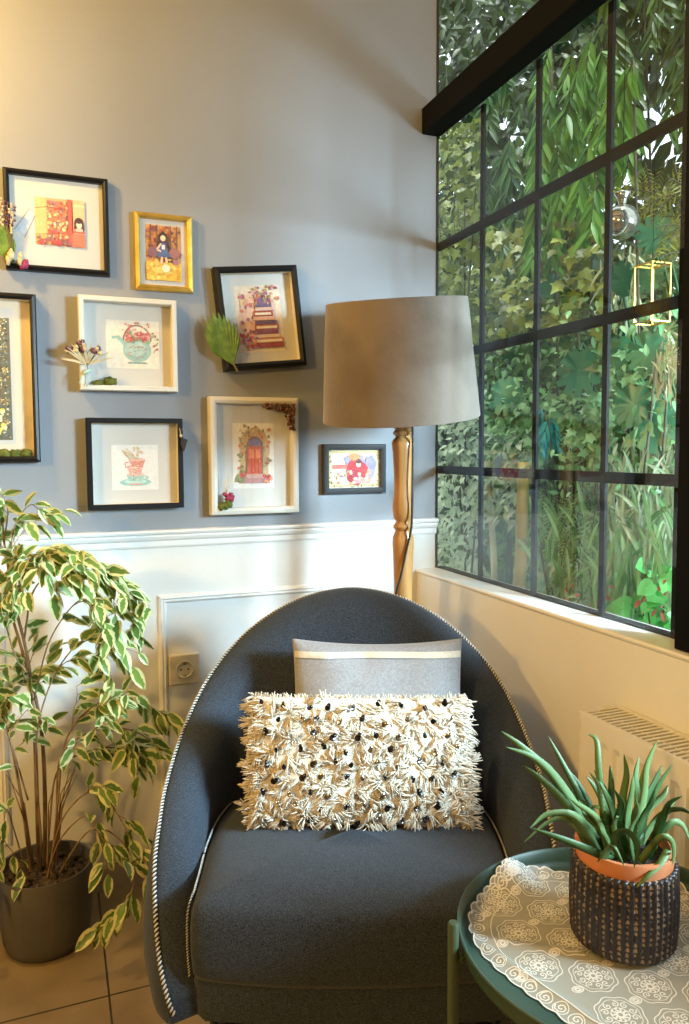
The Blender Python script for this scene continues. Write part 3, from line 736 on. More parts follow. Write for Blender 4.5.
sp2 = [V((-p.x, p.y, p.z)) for p in sp_]
piping('cushion_piping', crom(sp2, 3), r=.0018, step=.005, parent=chair)
# centre seam on the inner back
b = MB(); mid = NR//2; sv = [V(b_) for b_ in []]
me = chair.children[0].data; base = rows[mid]
seam = [me.vertices[base+k].co.copy()+V((0, -.0004, .0006)) for k in range(5, 15)]
b.tube(seam, .0011, 5); b.build('back_seam', m_cord, chair)
b = MB(); ol = [(x*.9, y*.93) for x, y in [(-.25, -.24), (0, -.27), (.25, -.24), (.31, -.05), (.28, .10), (.17, .19), (0, .215), (-.17, .19), (-.28, .10), (-.31, -.05)]]
rr = [b.add([(x, y, z) for x, y in ol]) for z in (0, .240)]
for i in range(len(ol)): j = (i+1) % len(ol); b.face((rr[0]+i, rr[0]+j, rr[1]+j, rr[1]+i))
b.face([rr[0]+i for i in range(len(ol)-1, -1, -1)]); b.face([rr[1]+i for i in range(len(ol))])
b.build('plinth_base', mat('black base', (.008, .008, .008), .7), chair, smooth=False)

# ------------------------------------------------------------------ cushions on the chair
def pillow_mesh(w, h, t, pinch=.05, nx=26, nz=18, wr=.004, sd=0, crease=0):
    """returns point function grid for front/back; local x across, z up, y thickness"""
    def P(u, v, s):
        e = (1-abs(u)**2.6)*(1-abs(v)**2.6)
        x = u*w/2*(1-pinch*(1-abs(v)**2)*abs(u)**3*0-pinch*(1-v*v)*.35); z = v*h/2*(1-pinch*(1-u*u)*.6)
        y = s*t/2*max(0, e)**.42+wr*noise.noise(V((u*2.4+sd, v*2.4, s*3)))*min(1, e*3)
        if crease: y += crease*min(1, e*4)*(abs(noise.noise(V((u*3+sd+v*1.5, v*4-u, 2))))*2+.5*noise.noise(V((u*9, v*7+u*3, sd))))
        return V((x, y, z))
    b = MB(); g = {}
    for s in (-1, 1):
        for i in range(nx+1):
            for j in range(nz+1):
                u = math.sin((i/nx-.5)*PI); v = math.sin((j/nz-.5)*PI)
                edge = i in (0, nx) or j in (0, nz)
                if edge and s == 1: g[s, i, j] = g[-1, i, j]; continue
                g[s, i, j] = b.add((P(u, v, s if not edge else 0),))
        for i in range(nx):
            for j in range(nz):
                f = [g[s, i, j], g[s, i+1, j], g[s, i+1, j+1], g[s, i, j+1]]
                b.face(f if s == -1 else f[::-1])
    return b, P
def chair_pt(a, D, z): q = CAM+FH*D+RH*a; q.z = z; return q

m_linen = fabric('grey linen', (.26, .262, .28), (.36, .363, .385), 600, .2, .25)
m_cream = fabric('cream band', (.60, .55, .46), (.70, .66, .57), 600, .2, .25)
b, P = pillow_mesh(.352, .312, .105, .13, wr=.009, sd=3, crease=.0035)
gp = b.build('cushion', m_linen); tag(gp, 'plain grey linen cushion with a cream stripe behind the shaggy one', 'cushion')
gp.location = chair_pt(.066, 1.505, .597); gp.rotation_euler = Euler((math.radians(-13), math.radians(.5), -YAW+.02))
# cream band near the top, follows the front surface
b = MB(); nb = 60; rws = []
for i in range(nb+1):
    u = -.985+1.97*i/nb
    v0, v1 = .80+.02*math.cos(u*3)-.02*u*u, .885+.02*math.cos(u*3)-.02*u*u
    rws.append(b.add([P(u, v0+(v1-v0)*k/4, -1)+V((0, -.0026, 0)) for k in range(5)]))
for a_, c_ in zip(rws, rws[1:]):
    for k in range(4): b.face((a_+k, c_+k, c_+k+1, a_+k+1))
b.build('cream_stripe', m_cream, gp, label='narrow cream stripe')

m_wool = mat('cream wool', (.66, .57, .43), .95, (.82, .76, .65), 26, lo=.36, hi=.56, sheen=.3)
m_wool2 = mat('cream wool yarn', (.60, .53, .42), .95, (.74, .68, .57), 14, sheen=.3)
b, P = pillow_mesh(.415, .232, .10, .03, wr=.004)
wp = b.build('cushion', m_wool); tag(wp, 'shaggy cream wool cushion dotted with small dark sequins', 'cushion')
wp.location = chair_pt(.026, 1.392, .553); wp.rotation_euler = Euler((math.radians(-15), math.radians(.8), -YAW))
b = MB()
def strand(b, p, d, n, L, r=.0013):
    d = d.normalized(); pts = [p]; q = p.copy()
    for k in range(4):
        d = (d+V((random.uniform(-.35, .35), random.uniform(-.2, .2), random.uniform(-.35, .25)))*.55-n*.10*k).normalized(); q = q+d*L/4; pts.append(q.copy())
    b.tube(pts, [r*.8, r, r*1.1, r, r*.35], 4, cap=False)
for j in range(19):
    for i in range(32):
        u = -1+2*(i+random.uniform(-.7, .7))/31; v = -.96+1.92*(j+random.uniform(-.55, .55))/18
        u = max(-1, min(1, u)); v = max(-1, min(1, v)); p = P(u, v, -1); n = V((u*.25, -1, v*.25)).normalized()
        td = V((random.uniform(-1, 1)+.4*math.sin(j*2.1+i*.35), -.30, random.uniform(-1.1, .35)))
        L0 = random.uniform(.020, .033); bend = V((random.uniform(-.3, .3), 0, random.uniform(-.35, .15)))
        for k in range(10):
            p0 = p+V((random.uniform(-.004, .004), 0, random.uniform(-.003, .003))); d = (td+V([random.uniform(-.22, .22) for _ in range(3)])).normalized(); q = p0.copy(); pts = [q.copy()]
            for s_ in range(4):
                d = (d+bend*.5+V((0, .22*s_, 0))+V([random.uniform(-.1, .1) for _ in range(3)])).normalized(); q = q+d*L0*random.uniform(.85, 1.1)/4; pts.append(q.copy())
            b.tube(pts, [.0010, .0013, .0013, .0011, .0005], 4, cap=False)
o = b.build('wool_tufts', m_wool2, wp); o['kind'] = 'stuff'
b = MB()
for sx in (-1, 1):
    for k in range(330):
        v = round(random.uniform(-1, 1)*11)/11+random.uniform(-.03, .03); p = P(sx*random.uniform(.86, 1), v, -1); p.y += random.uniform(-.008, .010)
        L = random.uniform(.014, .026)*(1.15 if sx > 0 and v < 0 else .7)
        strand(b, p, V((sx*1.2, random.uniform(-.3, .1), random.uniform(-.6, .4))), V((0, 0, 0)), L, .0014)
for k in range(500):
    u = random.uniform(-1, 1); sz = random.choice((-1, -1, 1)); p = P(u, sz*.99, -1); strand(b, p, V((random.uniform(-.6, .6), random.uniform(-.5, .1), sz)), V((0, 0, 0)), random.uniform(.006, .012), .0010)
o = b.build('side_fringe', m_wool2, wp); o['kind'] = 'stuff'
# sequins
m_seq = mat('dark sequin', (.05, .045, .045), .18, metal=.9); m_seq2 = mat('silver sequin', (.6, .58, .55), .15, metal=1)
sq = None; cnt = 0
for j in range(9):
    for i in range(9):
        u = -.86+1.72*(i+.5*(j % 2)+random.uniform(-.22, .22))/8.5; v = .88-1.76*(j+random.uniform(-.25, .25))/8
        if abs(u) > .93: continue
        p = P(u, v, -1)+V((0, -.0140, 0)); cnt += 1
        if sq is None:
            b = MB(); b.lathe([(.0011, -.0004), (.0036, -.0007), (.0045, 0), (.0036, .0004), (.0011, .0004)], rot=Rx, n=12); b.lathe([(.0028, .0012), (.0033, .0018), (.0028, .0024)], c=(.001, -.0004, .004), rot=Rx, n=8)
            sq = b.build('sequin', m_seq, wp); o = sq
            s2 = bpy.data.meshes.new_from_object(sq); s2.materials.clear(); s2.materials.append(m_seq2)
        else:
            o = sq.copy(); COL.objects.link(o); o.parent = wp
            if random.random() < .36: o.data = s2
        o.location = p; o.rotation_euler = (random.uniform(-.7, .2), random.uniform(-1, 1), random.uniform(-.7, .7)); s_ = random.uniform(.95, 1.35); o.scale = (s_, s_, s_)

# ------------------------------------------------------------------ radiator
m_rad = mat('white enamel radiator', (.76, .74, .69), .35)
RYa, RYb, RZ0, RZ1, RXf, RXb = -.868, -1.87, .13, .648, -.155, -.064
rad = thing('radiator', 'white ribbed panel radiator on the wall below the window', 'radiator', ((RXf+RXb)/2, (RYa+RYb)/2, RZ0))
ox, oy, oz = rad.location
b = MB()
# front panel with pressed vertical channels
yy = []; y = RYb+.02
while y < RYa-.05:
    yy += [(y, 0), (y+.006, .0), (y+.011, .0045), (y+.022, .0045), (y+.027, 0)]; y += .0333
yy = [(RYb, 0)]+yy+[(RYa-.001, 0)]
zt0, zt1 = RZ0+.045, RZ1-.05
def fp(y, d, z): return (RXf+d-ox, y-oy, z-oz)
for (y0, d0), (y1, d1) in zip(yy, yy[1:]):
    b.quad(fp(y0, d0, zt0), fp(y1, d1, zt0), fp(y1, d1, zt1), fp(y0, d0, zt1))
    b.quad(fp(y0, d0, zt1), fp(y1, d1, zt1), fp(y1, 0, zt1+.012), fp(y0, 0, zt1+.012)); b.quad(fp(y0, 0, zt1+.012), fp(y1, 0, zt1+.012), fp(y1, 0, RZ1-.004), fp(y0, 0, RZ1-.004))
    b.quad(fp(y0, 0, zt0-.012), fp(y1, 0, zt0-.012), fp(y1, d1, zt0), fp(y0, d0, zt0)); b.quad(fp(y0, 0, RZ0), fp(y1, 0, RZ0), fp(y1, 0, zt0-.012), fp(y0, 0, zt0-.012))
b.build('front_panel', m_rad, rad, smooth=False)
for ya, yb in ((RYa-.003, RYa+.003), (RYb-.003, RYb+.003)):
    b = MB(); b.bbox(RXf-.001-ox, RXb-ox, ya-oy, yb-oy, 0, RZ1-oz, .0015); b.build('side_panel', m_rad, rad, smooth=False)
b = MB()
b.box(RXf-.0005-ox, RXf+.008-ox, RYb-oy, RYa-oy, RZ1-.006-oz, RZ1-oz); b.box(RXb-.008-ox, RXb-ox, RYb-oy, RYa-oy, RZ1-.006-oz, RZ1-oz)
y = RYb+.008
while y < RYa-.004: b.box(RXf+.008-ox, RXb-.008-ox, y-oy, y+.0055-oy, RZ1-.005-oz, RZ1-.0015-oz); y += .0125
b.box(RXf+.035-ox, RXf+.038-ox, RYb-oy, RYa-oy, RZ1-.006-oz, RZ1-.003-oz)
b.build('top_grille', m_rad, rad, smooth=False)
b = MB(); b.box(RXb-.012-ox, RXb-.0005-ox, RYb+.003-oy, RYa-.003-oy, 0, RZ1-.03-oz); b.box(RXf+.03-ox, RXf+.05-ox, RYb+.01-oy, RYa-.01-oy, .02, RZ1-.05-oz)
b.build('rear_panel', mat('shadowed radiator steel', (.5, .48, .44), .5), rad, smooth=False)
for y in (RYa-.15, RYb+.15):
    b = MB(); b.box(RXb-.002-ox, IN-.0005-ox, y-.015-oy, y+.015-oy, .06, .42); b.build('wall_bracket', m_rad, rad, smooth=False)

# ------------------------------------------------------------------ tray table
TC = V((-.380, -1.240, 0)); TR = .214; TZ = .500
m_tray = mat('sage green steel', (.030, .070, .054), .38, (.037, .080, .062), 4)
m_leg = mat('olive green steel', (.052, .078, .042), .42)
tab = thing('side_table', 'round green metal tray table in front of the radiator', 'side table', TC)
b = MB(); b.lathe([(.001, TZ-.030), (TR-.012, TZ-.030), (TR-.005, TZ-.027), (TR-.001, TZ-.018), (TR, TZ-.003), (TR+.002, TZ), (TR+.0005, TZ+.0015), (TR-.002, TZ), (TR-.004, TZ-.016), (TR-.008, TZ-.023), (TR-.014, TZ-.0265), (.001, TZ-.0265)], n=96, cap=(False, False))
b.build('tray', m_tray, tab, sharp=60)
lp = UD(453.3, 925, (UD(453.3, 925, 1).copy()-CAM).dot(FH))  # direction only
d = ray(453.3, 922); best = None
for k in range(200):
    D = .8+.002*k; q = CAM+d*(D/d.dot(FH)); e = abs((V((q.x, q.y, 0))-TC).length-(TR+.013))
    if q.x < TC.x and (best is None or e < best[0]) : best = (e, q)
legp = best[1]; a0 = math.atan2(legp.y-TC.y, legp.x-TC.x); ltop = min(.53, max(.47, legp.z+.012))
for k in range(3):
    an = a0+2*PI*k/3; x, y = (TR+.013)*math.cos(an), (TR+.013)*math.sin(an)
    b = MB(); b.lathe([(.0065, .001), (.0073, .003), (.0073, ltop-.004), (.006, ltop-.001), (.001, ltop)], c=(x, y, 0), n=18)
    leg = b.build('leg', m_leg, tab, sharp=50)
    b = MB(); b.tube([(x*.99, y*.99, TZ-.022), (x*.93, y*.93, TZ-.020)], .004, 8); b.build('leg_clamp', m_leg, leg)
b = MB(); ring = [(((TR+.006)*math.cos(2*PI*i/64)), ((TR+.006)*math.sin(2*PI*i/64)), .10) for i in range(65)]
b.tube(ring, .0045, 8); b.build('foot_ring', m_leg, tab)

# lace doily
ZF = TZ-.0265
px_edge = [(480, 864), (489, 871), (504, 869), (540, 871), (572, 873), (610, 866), (650, 868), (676, 884), (700, 905), (740, 960), (735, 1040), (690, 1062), (640, 1058), (592, 1038), (556, 1012), (523, 988), (492, 962), (474, 938), (470, 915), (470, 892), (474, 876)]
edge = []
for x, y in px_edge:
    q = U(x, y, 2, ZF+.002)-TC; q.z = 0
    if q.length > TR-.013: q = q*((TR-.013)/q.length)
    edge.append(q)
ed = crom(edge+[edge[0]], 10)[:-1]
cc = V((0, -.01, 0))
def chh(x, y):
    """height of the cloth over the table (folds, one corner propped on the rim)"""
    h = .0012+.0009*noise.noise(V((x*22, y*22, 1)))
    # crease running along the front left
    A, B = F0, F1; d = (B-A).normalized(); p = V((x, y, 0))-A; t = p.dot(d); s_ = (p-d*t); s_ = s_.length
    if -.02 < t < (B-A).length+.03: h += .0042*math.exp(-(s_/.006)**2)
    A, B = F2, F3; d = (B-A).normalized(); p = V((x, y, 0))-A; t = p.dot(d); s_ = (p-d*t).length
    if -.02 < t < (B-A).length+.03: h += .0035*math.exp(-(s_/.007)**2)
    k = max(0, 1-((V((x, y, 0))-PK).length)/.055); h += .026*k*k*(3-2*k)
    r = math.hypot(x, y); e = max(0, (r-(TR-.026))/.014); h += .007*min(1.2, e*e)
    return ZF+h
def tl(x, y): q = U(x, y, 2, ZF+.002)-TC; q.z = 0; return q
F0, F1, F2, F3 = tl(482, 945), tl(585, 1016), tl(470, 938), tl(560, 950)
PK = edge[0]
b = MB(); ringsN = 34; n = len(ed); rr = []
for k in range(ringsN+1):
    t = k/ringsN; pts = []
    for i, p in enumerate(ed):
        q = cc+(p-cc)*t
        if k == ringsN: q = cc+(p-cc)*(1+.022*abs(math.sin(i*PI/5.0)))
        pts.append((q.x, q.y, chh(q.x, q.y)))
    if k: rr.append(b.add(pts))
c0 = b.add([(cc.x, cc.y, chh(cc.x, cc.y))])
for i in range(n): b.face((c0, rr[0]+i, rr[0]+(i+1) % n))
for a_, c_ in zip(rr, rr[1:]):
    for i in range(n): j = (i+1) % n; b.face((a_+i, c_+i, c_+j, a_+j))
def sheermat():
    m, nt, b_ = newmat('sheer ivory tulle'); N, L = nt.nodes, nt.links
    b_.inputs['Base Color'].default_value = (.66, .63, .54, 1); b_.inputs['Roughness'].default_value = .8
    t = N.new('ShaderNodeBsdfTransparent'); ms = N.new('ShaderNodeMixShader'); ms.inputs[0].default_value = .52
    L.new(t.outputs[0], ms.inputs[1]); L.new(b_.outputs[0], ms.inputs[2]); L.new(ms.outputs[0], N['Material Output'].inputs['Surface'])
    return m
doily = b.build('lace_doily', sheermat()); doily.location = TC
tag(doily, 'ivory lace doily with scroll medallions spread on the green tray table', 'doily')
b = MB()
def inside(q, mrg=.006):
    a_ = math.atan2(q.y-cc.y, q.x-cc.x); r = math.hypot(q.x-cc.x, q.y-cc.y); bd = 1e9; rr_ = 0
    for p in ed:
        da = abs((math.atan2(p.y-cc.y, p.x-cc.x)-a_+PI) % (2*PI)-PI)
        if da < bd: bd, rr_ = da, math.hypot(p.x-cc.x, p.y-cc.y)
    return r < rr_-mrg
def ribbon(pts, w):
    q = [V(p) for p in pts]; rws = []
    for i, p in enumerate(q):
        t = q[min(i+1, len(q)-1)]-q[max(i-1, 0)]
        if t.length < 1e-9: t = V((1, 0, 0))
        t.normalize(); nn = V((-t.y, t.x, 0))*w/2; A = p-nn; B = p+nn
        rws.append(b.add([(A.x, A.y, chh(A.x, A.y)+.0006), (B.x, B.y, chh(B.x, B.y)+.0006)]))
    for a_, c_ in zip(rws, rws[1:]): b.face((a_, c_, c_+1, a_+1))
def circ(c, r, w, n=20, wob=0, k=6, a1=2*PI, ph=0):
    ribbon([(c.x+r*(1+wob*math.cos(k*a_))*math.cos(a_+ph), c.y+r*(1+wob*math.cos(k*a_))*math.sin(a_+ph), 0) for a_ in [a1*i/n for i in range(n+1)]], w)
def medal(c, R_):
    if not inside(c, R_*.9): return
    circ(c, R_, .0014, 48, .05, 8); circ(c, R_*.84, .0009, 40, .03, 8)
    for k in range(10):
        an = 2*PI*k/10; q = c+V((math.cos(an), math.sin(an), 0))*R_*.60
        sg = 1 if k % 2 else -1
        ribbon([(q.x+R_*.18*(1-t)*math.cos(an+sg*t*9), q.y+R_*.18*(1-t)*math.sin(an+sg*t*9), 0) for t in [i/14 for i in range(14)]], .0016)
        ribbon([(c.x+R_*(.2+.2*t)*math.cos(an+.35*math.sin(PI*t)), c.y+R_*(.2+.2*t)*math.sin(an+.35*math.sin(PI*t)), 0) for t in (0, .33, .66, 1)], .0022)
    circ(c, R_*.38, .0010, 20); circ(c, R_*.15, .0030, 10)
def oval(c, R_):
    if not inside(c, R_): return
    for s_, w_ in ((1, .0014), (.72, .0010), (.4, .0022)): ribbon([(c.x+R_*s_*math.cos(a_), c.y+R_*.75*s_*math.sin(a_), 0) for a_ in [2*PI*i/16 for i in range(17)]], w_)
g1 = V((math.cos(.35), math.sin(.35), 0)); g2 = V((-g1.y, g1.x, 0))
for i in range(-6, 7):
    for j in range(-6, 7):
        c = g1*(i*.071+(.0355 if j % 2 else 0))+g2*(j*.0565)
        medal(c, .0285); oval(c+g1*.0355, .0075)
# scalloped border of scrolls
for i in range(0, n, 5):
    p = ed[i]; d_ = (p-cc).normalized(); q = p-d_*.010
    ribbon([(q.x+.0085*(1-t)*math.cos(t*11+i), q.y+.0085*(1-t)*math.sin(t*11+i), 0) for t in [k/12 for k in range(12)]], .0017)
    circ(p-d_*.009, .0095, .0012, 16)
ribbon([((cc+(ed[i % n]-cc)*.865).x, (cc+(ed[i % n]-cc)*.865).y, 0) for i in range(n+1)], .0014)
ribbon([((cc+(ed[i % n]-cc)*(1+.022*abs(math.sin((i % n)*PI/5))-.004)).x, (cc+(ed[i % n]-cc)*(1+.022*abs(math.sin((i % n)*PI/5))-.004)).y, 0) for i in range(n+1)], .0020)
b.build('lace_medallions', mat('ivory lace thread', (.78, .75, .68), .85), doily)

# ------------------------------------------------------------------ potted strap-leaved plant
PCx = UD(623, 900, .982); PX, PY = PCx.x, PCx.y
PR = .0675; ZP = ZF+.0032
pp = thing('potted_plant', 'spiky strap-leaved houseplant in a dark ribbed pot on the tray table', 'potted plant', (PX, PY, ZP))
def ribmat():
    m, nt, b_ = newmat('dark ribbed pot'); N, L = nt.nodes, nt.links
    tc = N.new('ShaderNodeTexCoord'); sp = N.new('ShaderNodeSeparateXYZ'); L.new(tc.outputs['Object'], sp.inputs[0])
    def M_(op, a, b=None):
        n = N.new('ShaderNodeMath'); n.operation = op
        for k, q in enumerate((a, b)):
            if q is None: continue
            if isinstance(q, (int, float)): n.inputs[k].default_value = q
            else: L.new(q, n.inputs[k])
        return n.outputs[0]
    an = M_('ARCTAN2', sp.outputs[1], sp.outputs[0]); gr = M_('ABSOLUTE', M_('COSINE', M_('MULTIPLY', an, 22)))
    inv = M_('SUBTRACT', 1, gr); bead = M_('ABSOLUTE', M_('SINE', M_('MULTIPLY', sp.outputs[2], 420)))
    n_ = N.new('ShaderNodeTexNoise'); n_.inputs['Scale'].default_value = 90; L.new(tc.outputs['Object'], n_.inputs['Vector'])
    f = M_('MULTIPLY', M_('MULTIPLY', inv, bead), M_('SUBTRACT', M_('MULTIPLY', n_.outputs['Fac'], 4.2), 1.35))
    r = N.new('ShaderNodeValToRGB'); e = r.color_ramp.elements; e[0].position = .25; e[0].color = (.020, .015, .017, 1); e[1].position = .6; e[1].color = (.30, .22, .15, 1)
    L.new(f, r.inputs[0]); L.new(r.outputs[0], b_.inputs['Base Color']); b_.inputs['Roughness'].default_value = .42
    return m
b = MB(); NP = 200; nr = 34
prof = [(PR-.016, 0), (PR-.008, .001), (PR-.003, .006)]+[(PR-.001+.002*math.sin(PI*k/30), .010+k*(.112-.010)/30) for k in range(31)]+[(PR-.003, .115), (PR-.007, .114), (PR-.008, .10)]
def ribf(r, z, a, k):
    if z < .004 or r < PR-.0065: return r
    return r+.0030*abs(math.cos(a*NR2/2))*1.0+.0006*math.sin(z*520+(int(a*NR2/PI) % 2)*PI)-.0012
NR2 = 44
b.lathe(prof, n=NP*2, fn=ribf, cap=(True, False)); b.build('pot_cover', ribmat(), pp)
m_terra = mat('terracotta', (.46, .15, .055), .75, (.55, .20, .08), 30)
b = MB(); b.lathe([(PR-.014, .02), (PR-.009, .10), (PR-.0075, .113), (PR-.0055, .114), (PR-.0035, .132), (PR-.0045, .1345), (PR-.010, .1345), (PR-.011, .12), (PR-.013, .11)], n=64, cap=(True, False)); b.build('inner_pot', m_terra, pp, sharp=50, label='terracotta inner pot')
b = MB(); b.lathe([(.001, .121), (.02, .122), (.04, .119), (PR-.0112, .119)], n=40, cap=(False, False), fn=lambda r, z, a, k: r); b.build('soil', mat('dark potting soil', (.02, .013, .008), .95, (.06, .04, .025), 200, bump=1, bscale=300), pp)
m_aloe = leafmat('green strap leaf', (.025, .085, .022), (.17, .27, .10), transl=.12, rough=.5)
b = MB(); C0 = V((PX, PY, ZP))
def strap(pts, w, b=b):
    """fleshy channelled leaf through pts"""
    P_ = crom(pts, 6); m = len(P_); b.cr = random.random(); rws = []; sd_ = None
    for i, p in enumerate(P_):
        t = (P_[min(i+1, m-1)]-P_[max(i-1, 0)]).normalized()
        if sd_ is None: sd_ = t.cross(V((random.uniform(-.5, .5), random.uniform(-.5, .5), 0))+(CAM-p).normalized()*1.2).normalized()
        sd_ = (sd_-t*sd_.dot(t)).normalized(); nn = sd_.cross(t); s = i/(m-1)
        ww = w*(1-.25*s)*(1-s**3.5)**.8+.0006
        rws.append((b.add((p+sd_*ww/2+nn*ww*.16, p-nn*ww*.05, p-sd_*ww/2+nn*ww*.16, p-nn*ww*.30)), s))
    for (a_, s0), (c_, s1) in zip(rws, rws[1:]):
        for k, (v0, v1) in enumerate(((1, .05), (.05, 1), (1, .6), (.6, 1))):
            b.face((a_+k, a_+(k+1) % 4, c_+(k+1) % 4, c_+k), ((s0, v0), (s0, v1), (s1, v1), (s1, v0)))
tips = [(501, 731, .98, 13, .02), (506, 747, .96, 13, .02), (523, 765, .97, 12, .01), (548, 736, 1.03, 9, 0), (588, 734, 1.05, 9, .03), (624, 754, 1.0, 11, 0), (657, 740, .98, 12, 0), (639, 756, 1.02, 11, 0), (673, 763, 1.0, 9, 0), (586, 776, 1.0, 11, 0), (599, 781, .98, 11, 0),
        (682, 796, .94, 10, .01), (692, 814, .98, 12, .02), (530, 828, .93, 11, .03), (524, 842, .97, 8, .03), (692, 846, .96, 10, .03), (566, 768, 1.03, 10, 0), (594, 770, 1.04, 9, 0), (610, 765, 1.03, 10, 0), (648, 760, 1.05, 12, 0), (662, 765, 1.04, 10, 0), (633, 775, .97, 12, 0), (615, 790, .95, 12, 0), (655, 790, .95, 11, 0), (605, 810, .94, 11, .0), (578, 800, .96, 11, 0), (640, 800, .94, 10, 0), (668, 785, 1.03, 10, .0)]
for k in range(16):
    tips.append((random.uniform(560, 690), random.uniform(765, 835), random.uniform(.9, 1.06), random.uniform(5, 9), random.uniform(-.01, .02)))
for x, y, D, w_, arch in tips:
    tip = UD(x, y, D)-C0
    bs = V((max(-.034, min(.034, tip.x*.3)), max(-.03, min(.03, tip.y*.3)), .118)); bs += V((random.uniform(-.008, .008), random.uniform(-.008, .008), 0))
    m1 = bs.lerp(tip, .4)+V((random.uniform(-.006, .006), random.uniform(-.006, .006), .010+arch)); m2 = bs.lerp(tip, .72)+V((random.uniform(-.006, .006), 0, .008+arch*.8))
    strap([bs, m1, m2, tip], w_/754*D*.78)
def loop(pp_, w_): strap([UD(x, y, D)-C0 for x, y, D in pp_], w_)
loop([(626, 862, .95), (616, 845, .93), (618, 832, .92), (630, 832, .915), (638, 848, .91), (634, 868, .915)], .013)
loop([(640, 862, .95), (652, 846, .94), (662, 836, .93), (672, 842, .93), (673, 858, .935), (668, 872, .94)], .009)
loop([(668, 850, .94), (660, 864, .925), (648, 876, .915), (636, 888, .915)], .009)
loop([(612, 860, .96), (590, 850, .93), (560, 838, .92), (531, 828, .92)], .011)
loop([(600, 862, .94), (612, 845, .93), (625, 868, .915)], .010)
b.build('strap_leaves', m_aloe, pp)

# ------------------------------------------------------------------ variegated fig in a grey pot
FX, FY = -1.106, -.170
m_cpot = mat('grey planter', (.085, .078, .070), .7, (.105, .097, .088), 12, bump=.15, bscale=120)
fig = thing('potted_fig_tree', 'tall variegated weeping fig with cream-edged leaves in a dark grey pot', 'potted plant', (FX, FY, 0))
F_ = V((FX, FY, 0))
b = MB(); b.lathe([(.080, 0), (.088, .004), (.096, .025), (.101, .07), (.1035, .12), (.105, .183), (.1045, .186), (.100, .185), (.099, .16), (.098, .15)], n=64, cap=(True, False)); b.build('plant_pot', m_cpot, fig, sharp=50)
b = MB(); b.lathe([(.001, .162), (.03, .165), (.06, .160), (.0985, .158)], n=48, cap=(False, False))
for k in range(60):
    a_ = random.uniform(0, 2*PI); r = .085*math.sqrt(random.random()); b.blob((r*math.cos(a_), r*math.sin(a_), .164), random.uniform(.004, .009), 6, 4, .5)
b.build('soil', mat('soil with dry leaves', (.03, .02, .012), .95, (.12, .08, .045), 90, bump=1, bscale=200), fig)
m_fleaf = leafmat('variegated fig leaf', (.07, .16, .03), (.19, .31, .06), edge=(.70, .70, .36), transl=.28, rough=.35, core=.52)
m_bark = mat('pale brown bark', (.20, .12, .06), .8, (.33, .22, .12), 60, stretch=(1, 1, .3))
sb, lb = MB(), MB()
def fprof(t): return math.sin(PI*min(1, t**.8))**.75*(1 if t < .8 else 1-.55*(t-.8)/.2)
def leaf_at(p, d, L=None):
    L = L or random.uniform(.036, .062)
    d = (d+V((random.uniform(-.7, .7), random.uniform(-.6, .3), random.uniform(-.7, .55)))).normalized()
    st = p+d*.008; sb.cm = 0; sb.tube([p, st], .0006, 4, cap=False)
    lb.leaf(st, d, V((random.uniform(-.6, .6), random.uniform(-1.3, -.2), random.uniform(.2, 1))), L, L*.46, droop=random.uniform(.3, 1.0), fold=.3, seg=5, prof=fprof, twist=random.uniform(-.7, .7))
def branch(pts, r0, r1, l0=.3, dens=70, twigs=0):
    P_ = crom([UD(*p)-F_ for p in pts], 8); m = len(P_)
    sb.tube(P_, [r0+(r1-r0)*i/(m-1) for i in range(m)], 7)
    tot = sum((q-p).length for p, q in zip(P_, P_[1:]))
    dens *= .62; twigs = int(twigs*.75)
    for i in range(int(tot*(1-l0)*dens)):
        t = l0+(1-l0)*(i+random.random())/max(1, int(tot*(1-l0)*dens)); k = min(m-2, int(t*(m-1))); leaf_at(P_[k].lerp(P_[k+1], random.random()), (P_[k+1]-P_[k]).normalized()*.8)
    leaf_at(P_[-1], (P_[-1]-P_[-2]).normalized()*1.5)
    for i in range(twigs):
        t = random.uniform(max(l0, .25), .97); k = min(m-2, int(t*(m-1))); p = P_[k]; d = ((P_[k+1]-P_[k]).normalized()+V((random.uniform(-.8, 1.0), random.uniform(-.8, .25), random.uniform(-.5, .6)))).normalized()
        q = [p]
        for s_ in range(5):
            d = (d+V((random.uniform(-.2, .25), random.uniform(-.2, .1), -.09))).normalized(); nq = q[-1]+d*.020
            if nq.y+FY > -.03: nq.y = -.03-FY
            q.append(nq)
        sb.tube(q, [.0011, .0010, .0009, .0008, .0007, .0006], 5)
        for s_ in range(1, 6):
            leaf_at(q[s_], (q[s_]-q[s_-1]).normalized()*.6)
            if random.random() < .15: leaf_at(q[s_], (q[s_]-q[s_-1]).normalized()*.6)
branch([(40, 893, 1.70), (37, 800, 1.70), (34, 720, 1.69), (28, 660, 1.68), (14, 600, 1.68), (4, 540, 1.68), (2, 500, 1.68)], .0055, .0018, .55, 40, 12)
branch([(44, 893, 1.71), (45, 800, 1.72), (40, 720, 1.71), (22, 650, 1.70), (10, 610, 1.70), (-12, 530, 1.70)], .0055, .002, .45, 20, 10)
branch([(34, 893, 1.70), (20, 790, 1.67), (5, 720, 1.66), (-14, 660, 1.66)], .004, .0015, .4, 40, 8)
branch([(48, 893, 1.70), (56, 820, 1.68), (60, 760, 1.67), (84, 735, 1.66), (120, 728, 1.65), (150, 740, 1.66), (168, 762, 1.68)], .003, .0008, .45, 60, 5)
branch([(46, 893, 1.70), (50, 820, 1.69), (58, 770, 1.68), (85, 752, 1.67), (120, 748, 1.67), (142, 762, 1.67)], .0028, .0008, .45, 70, 6)
branch([(50, 893, 1.69), (58, 800, 1.66), (66, 740, 1.65), (95, 705, 1.65), (130, 695, 1.66), (160, 716, 1.68)], .0028, .0008, .45, 60, 7)
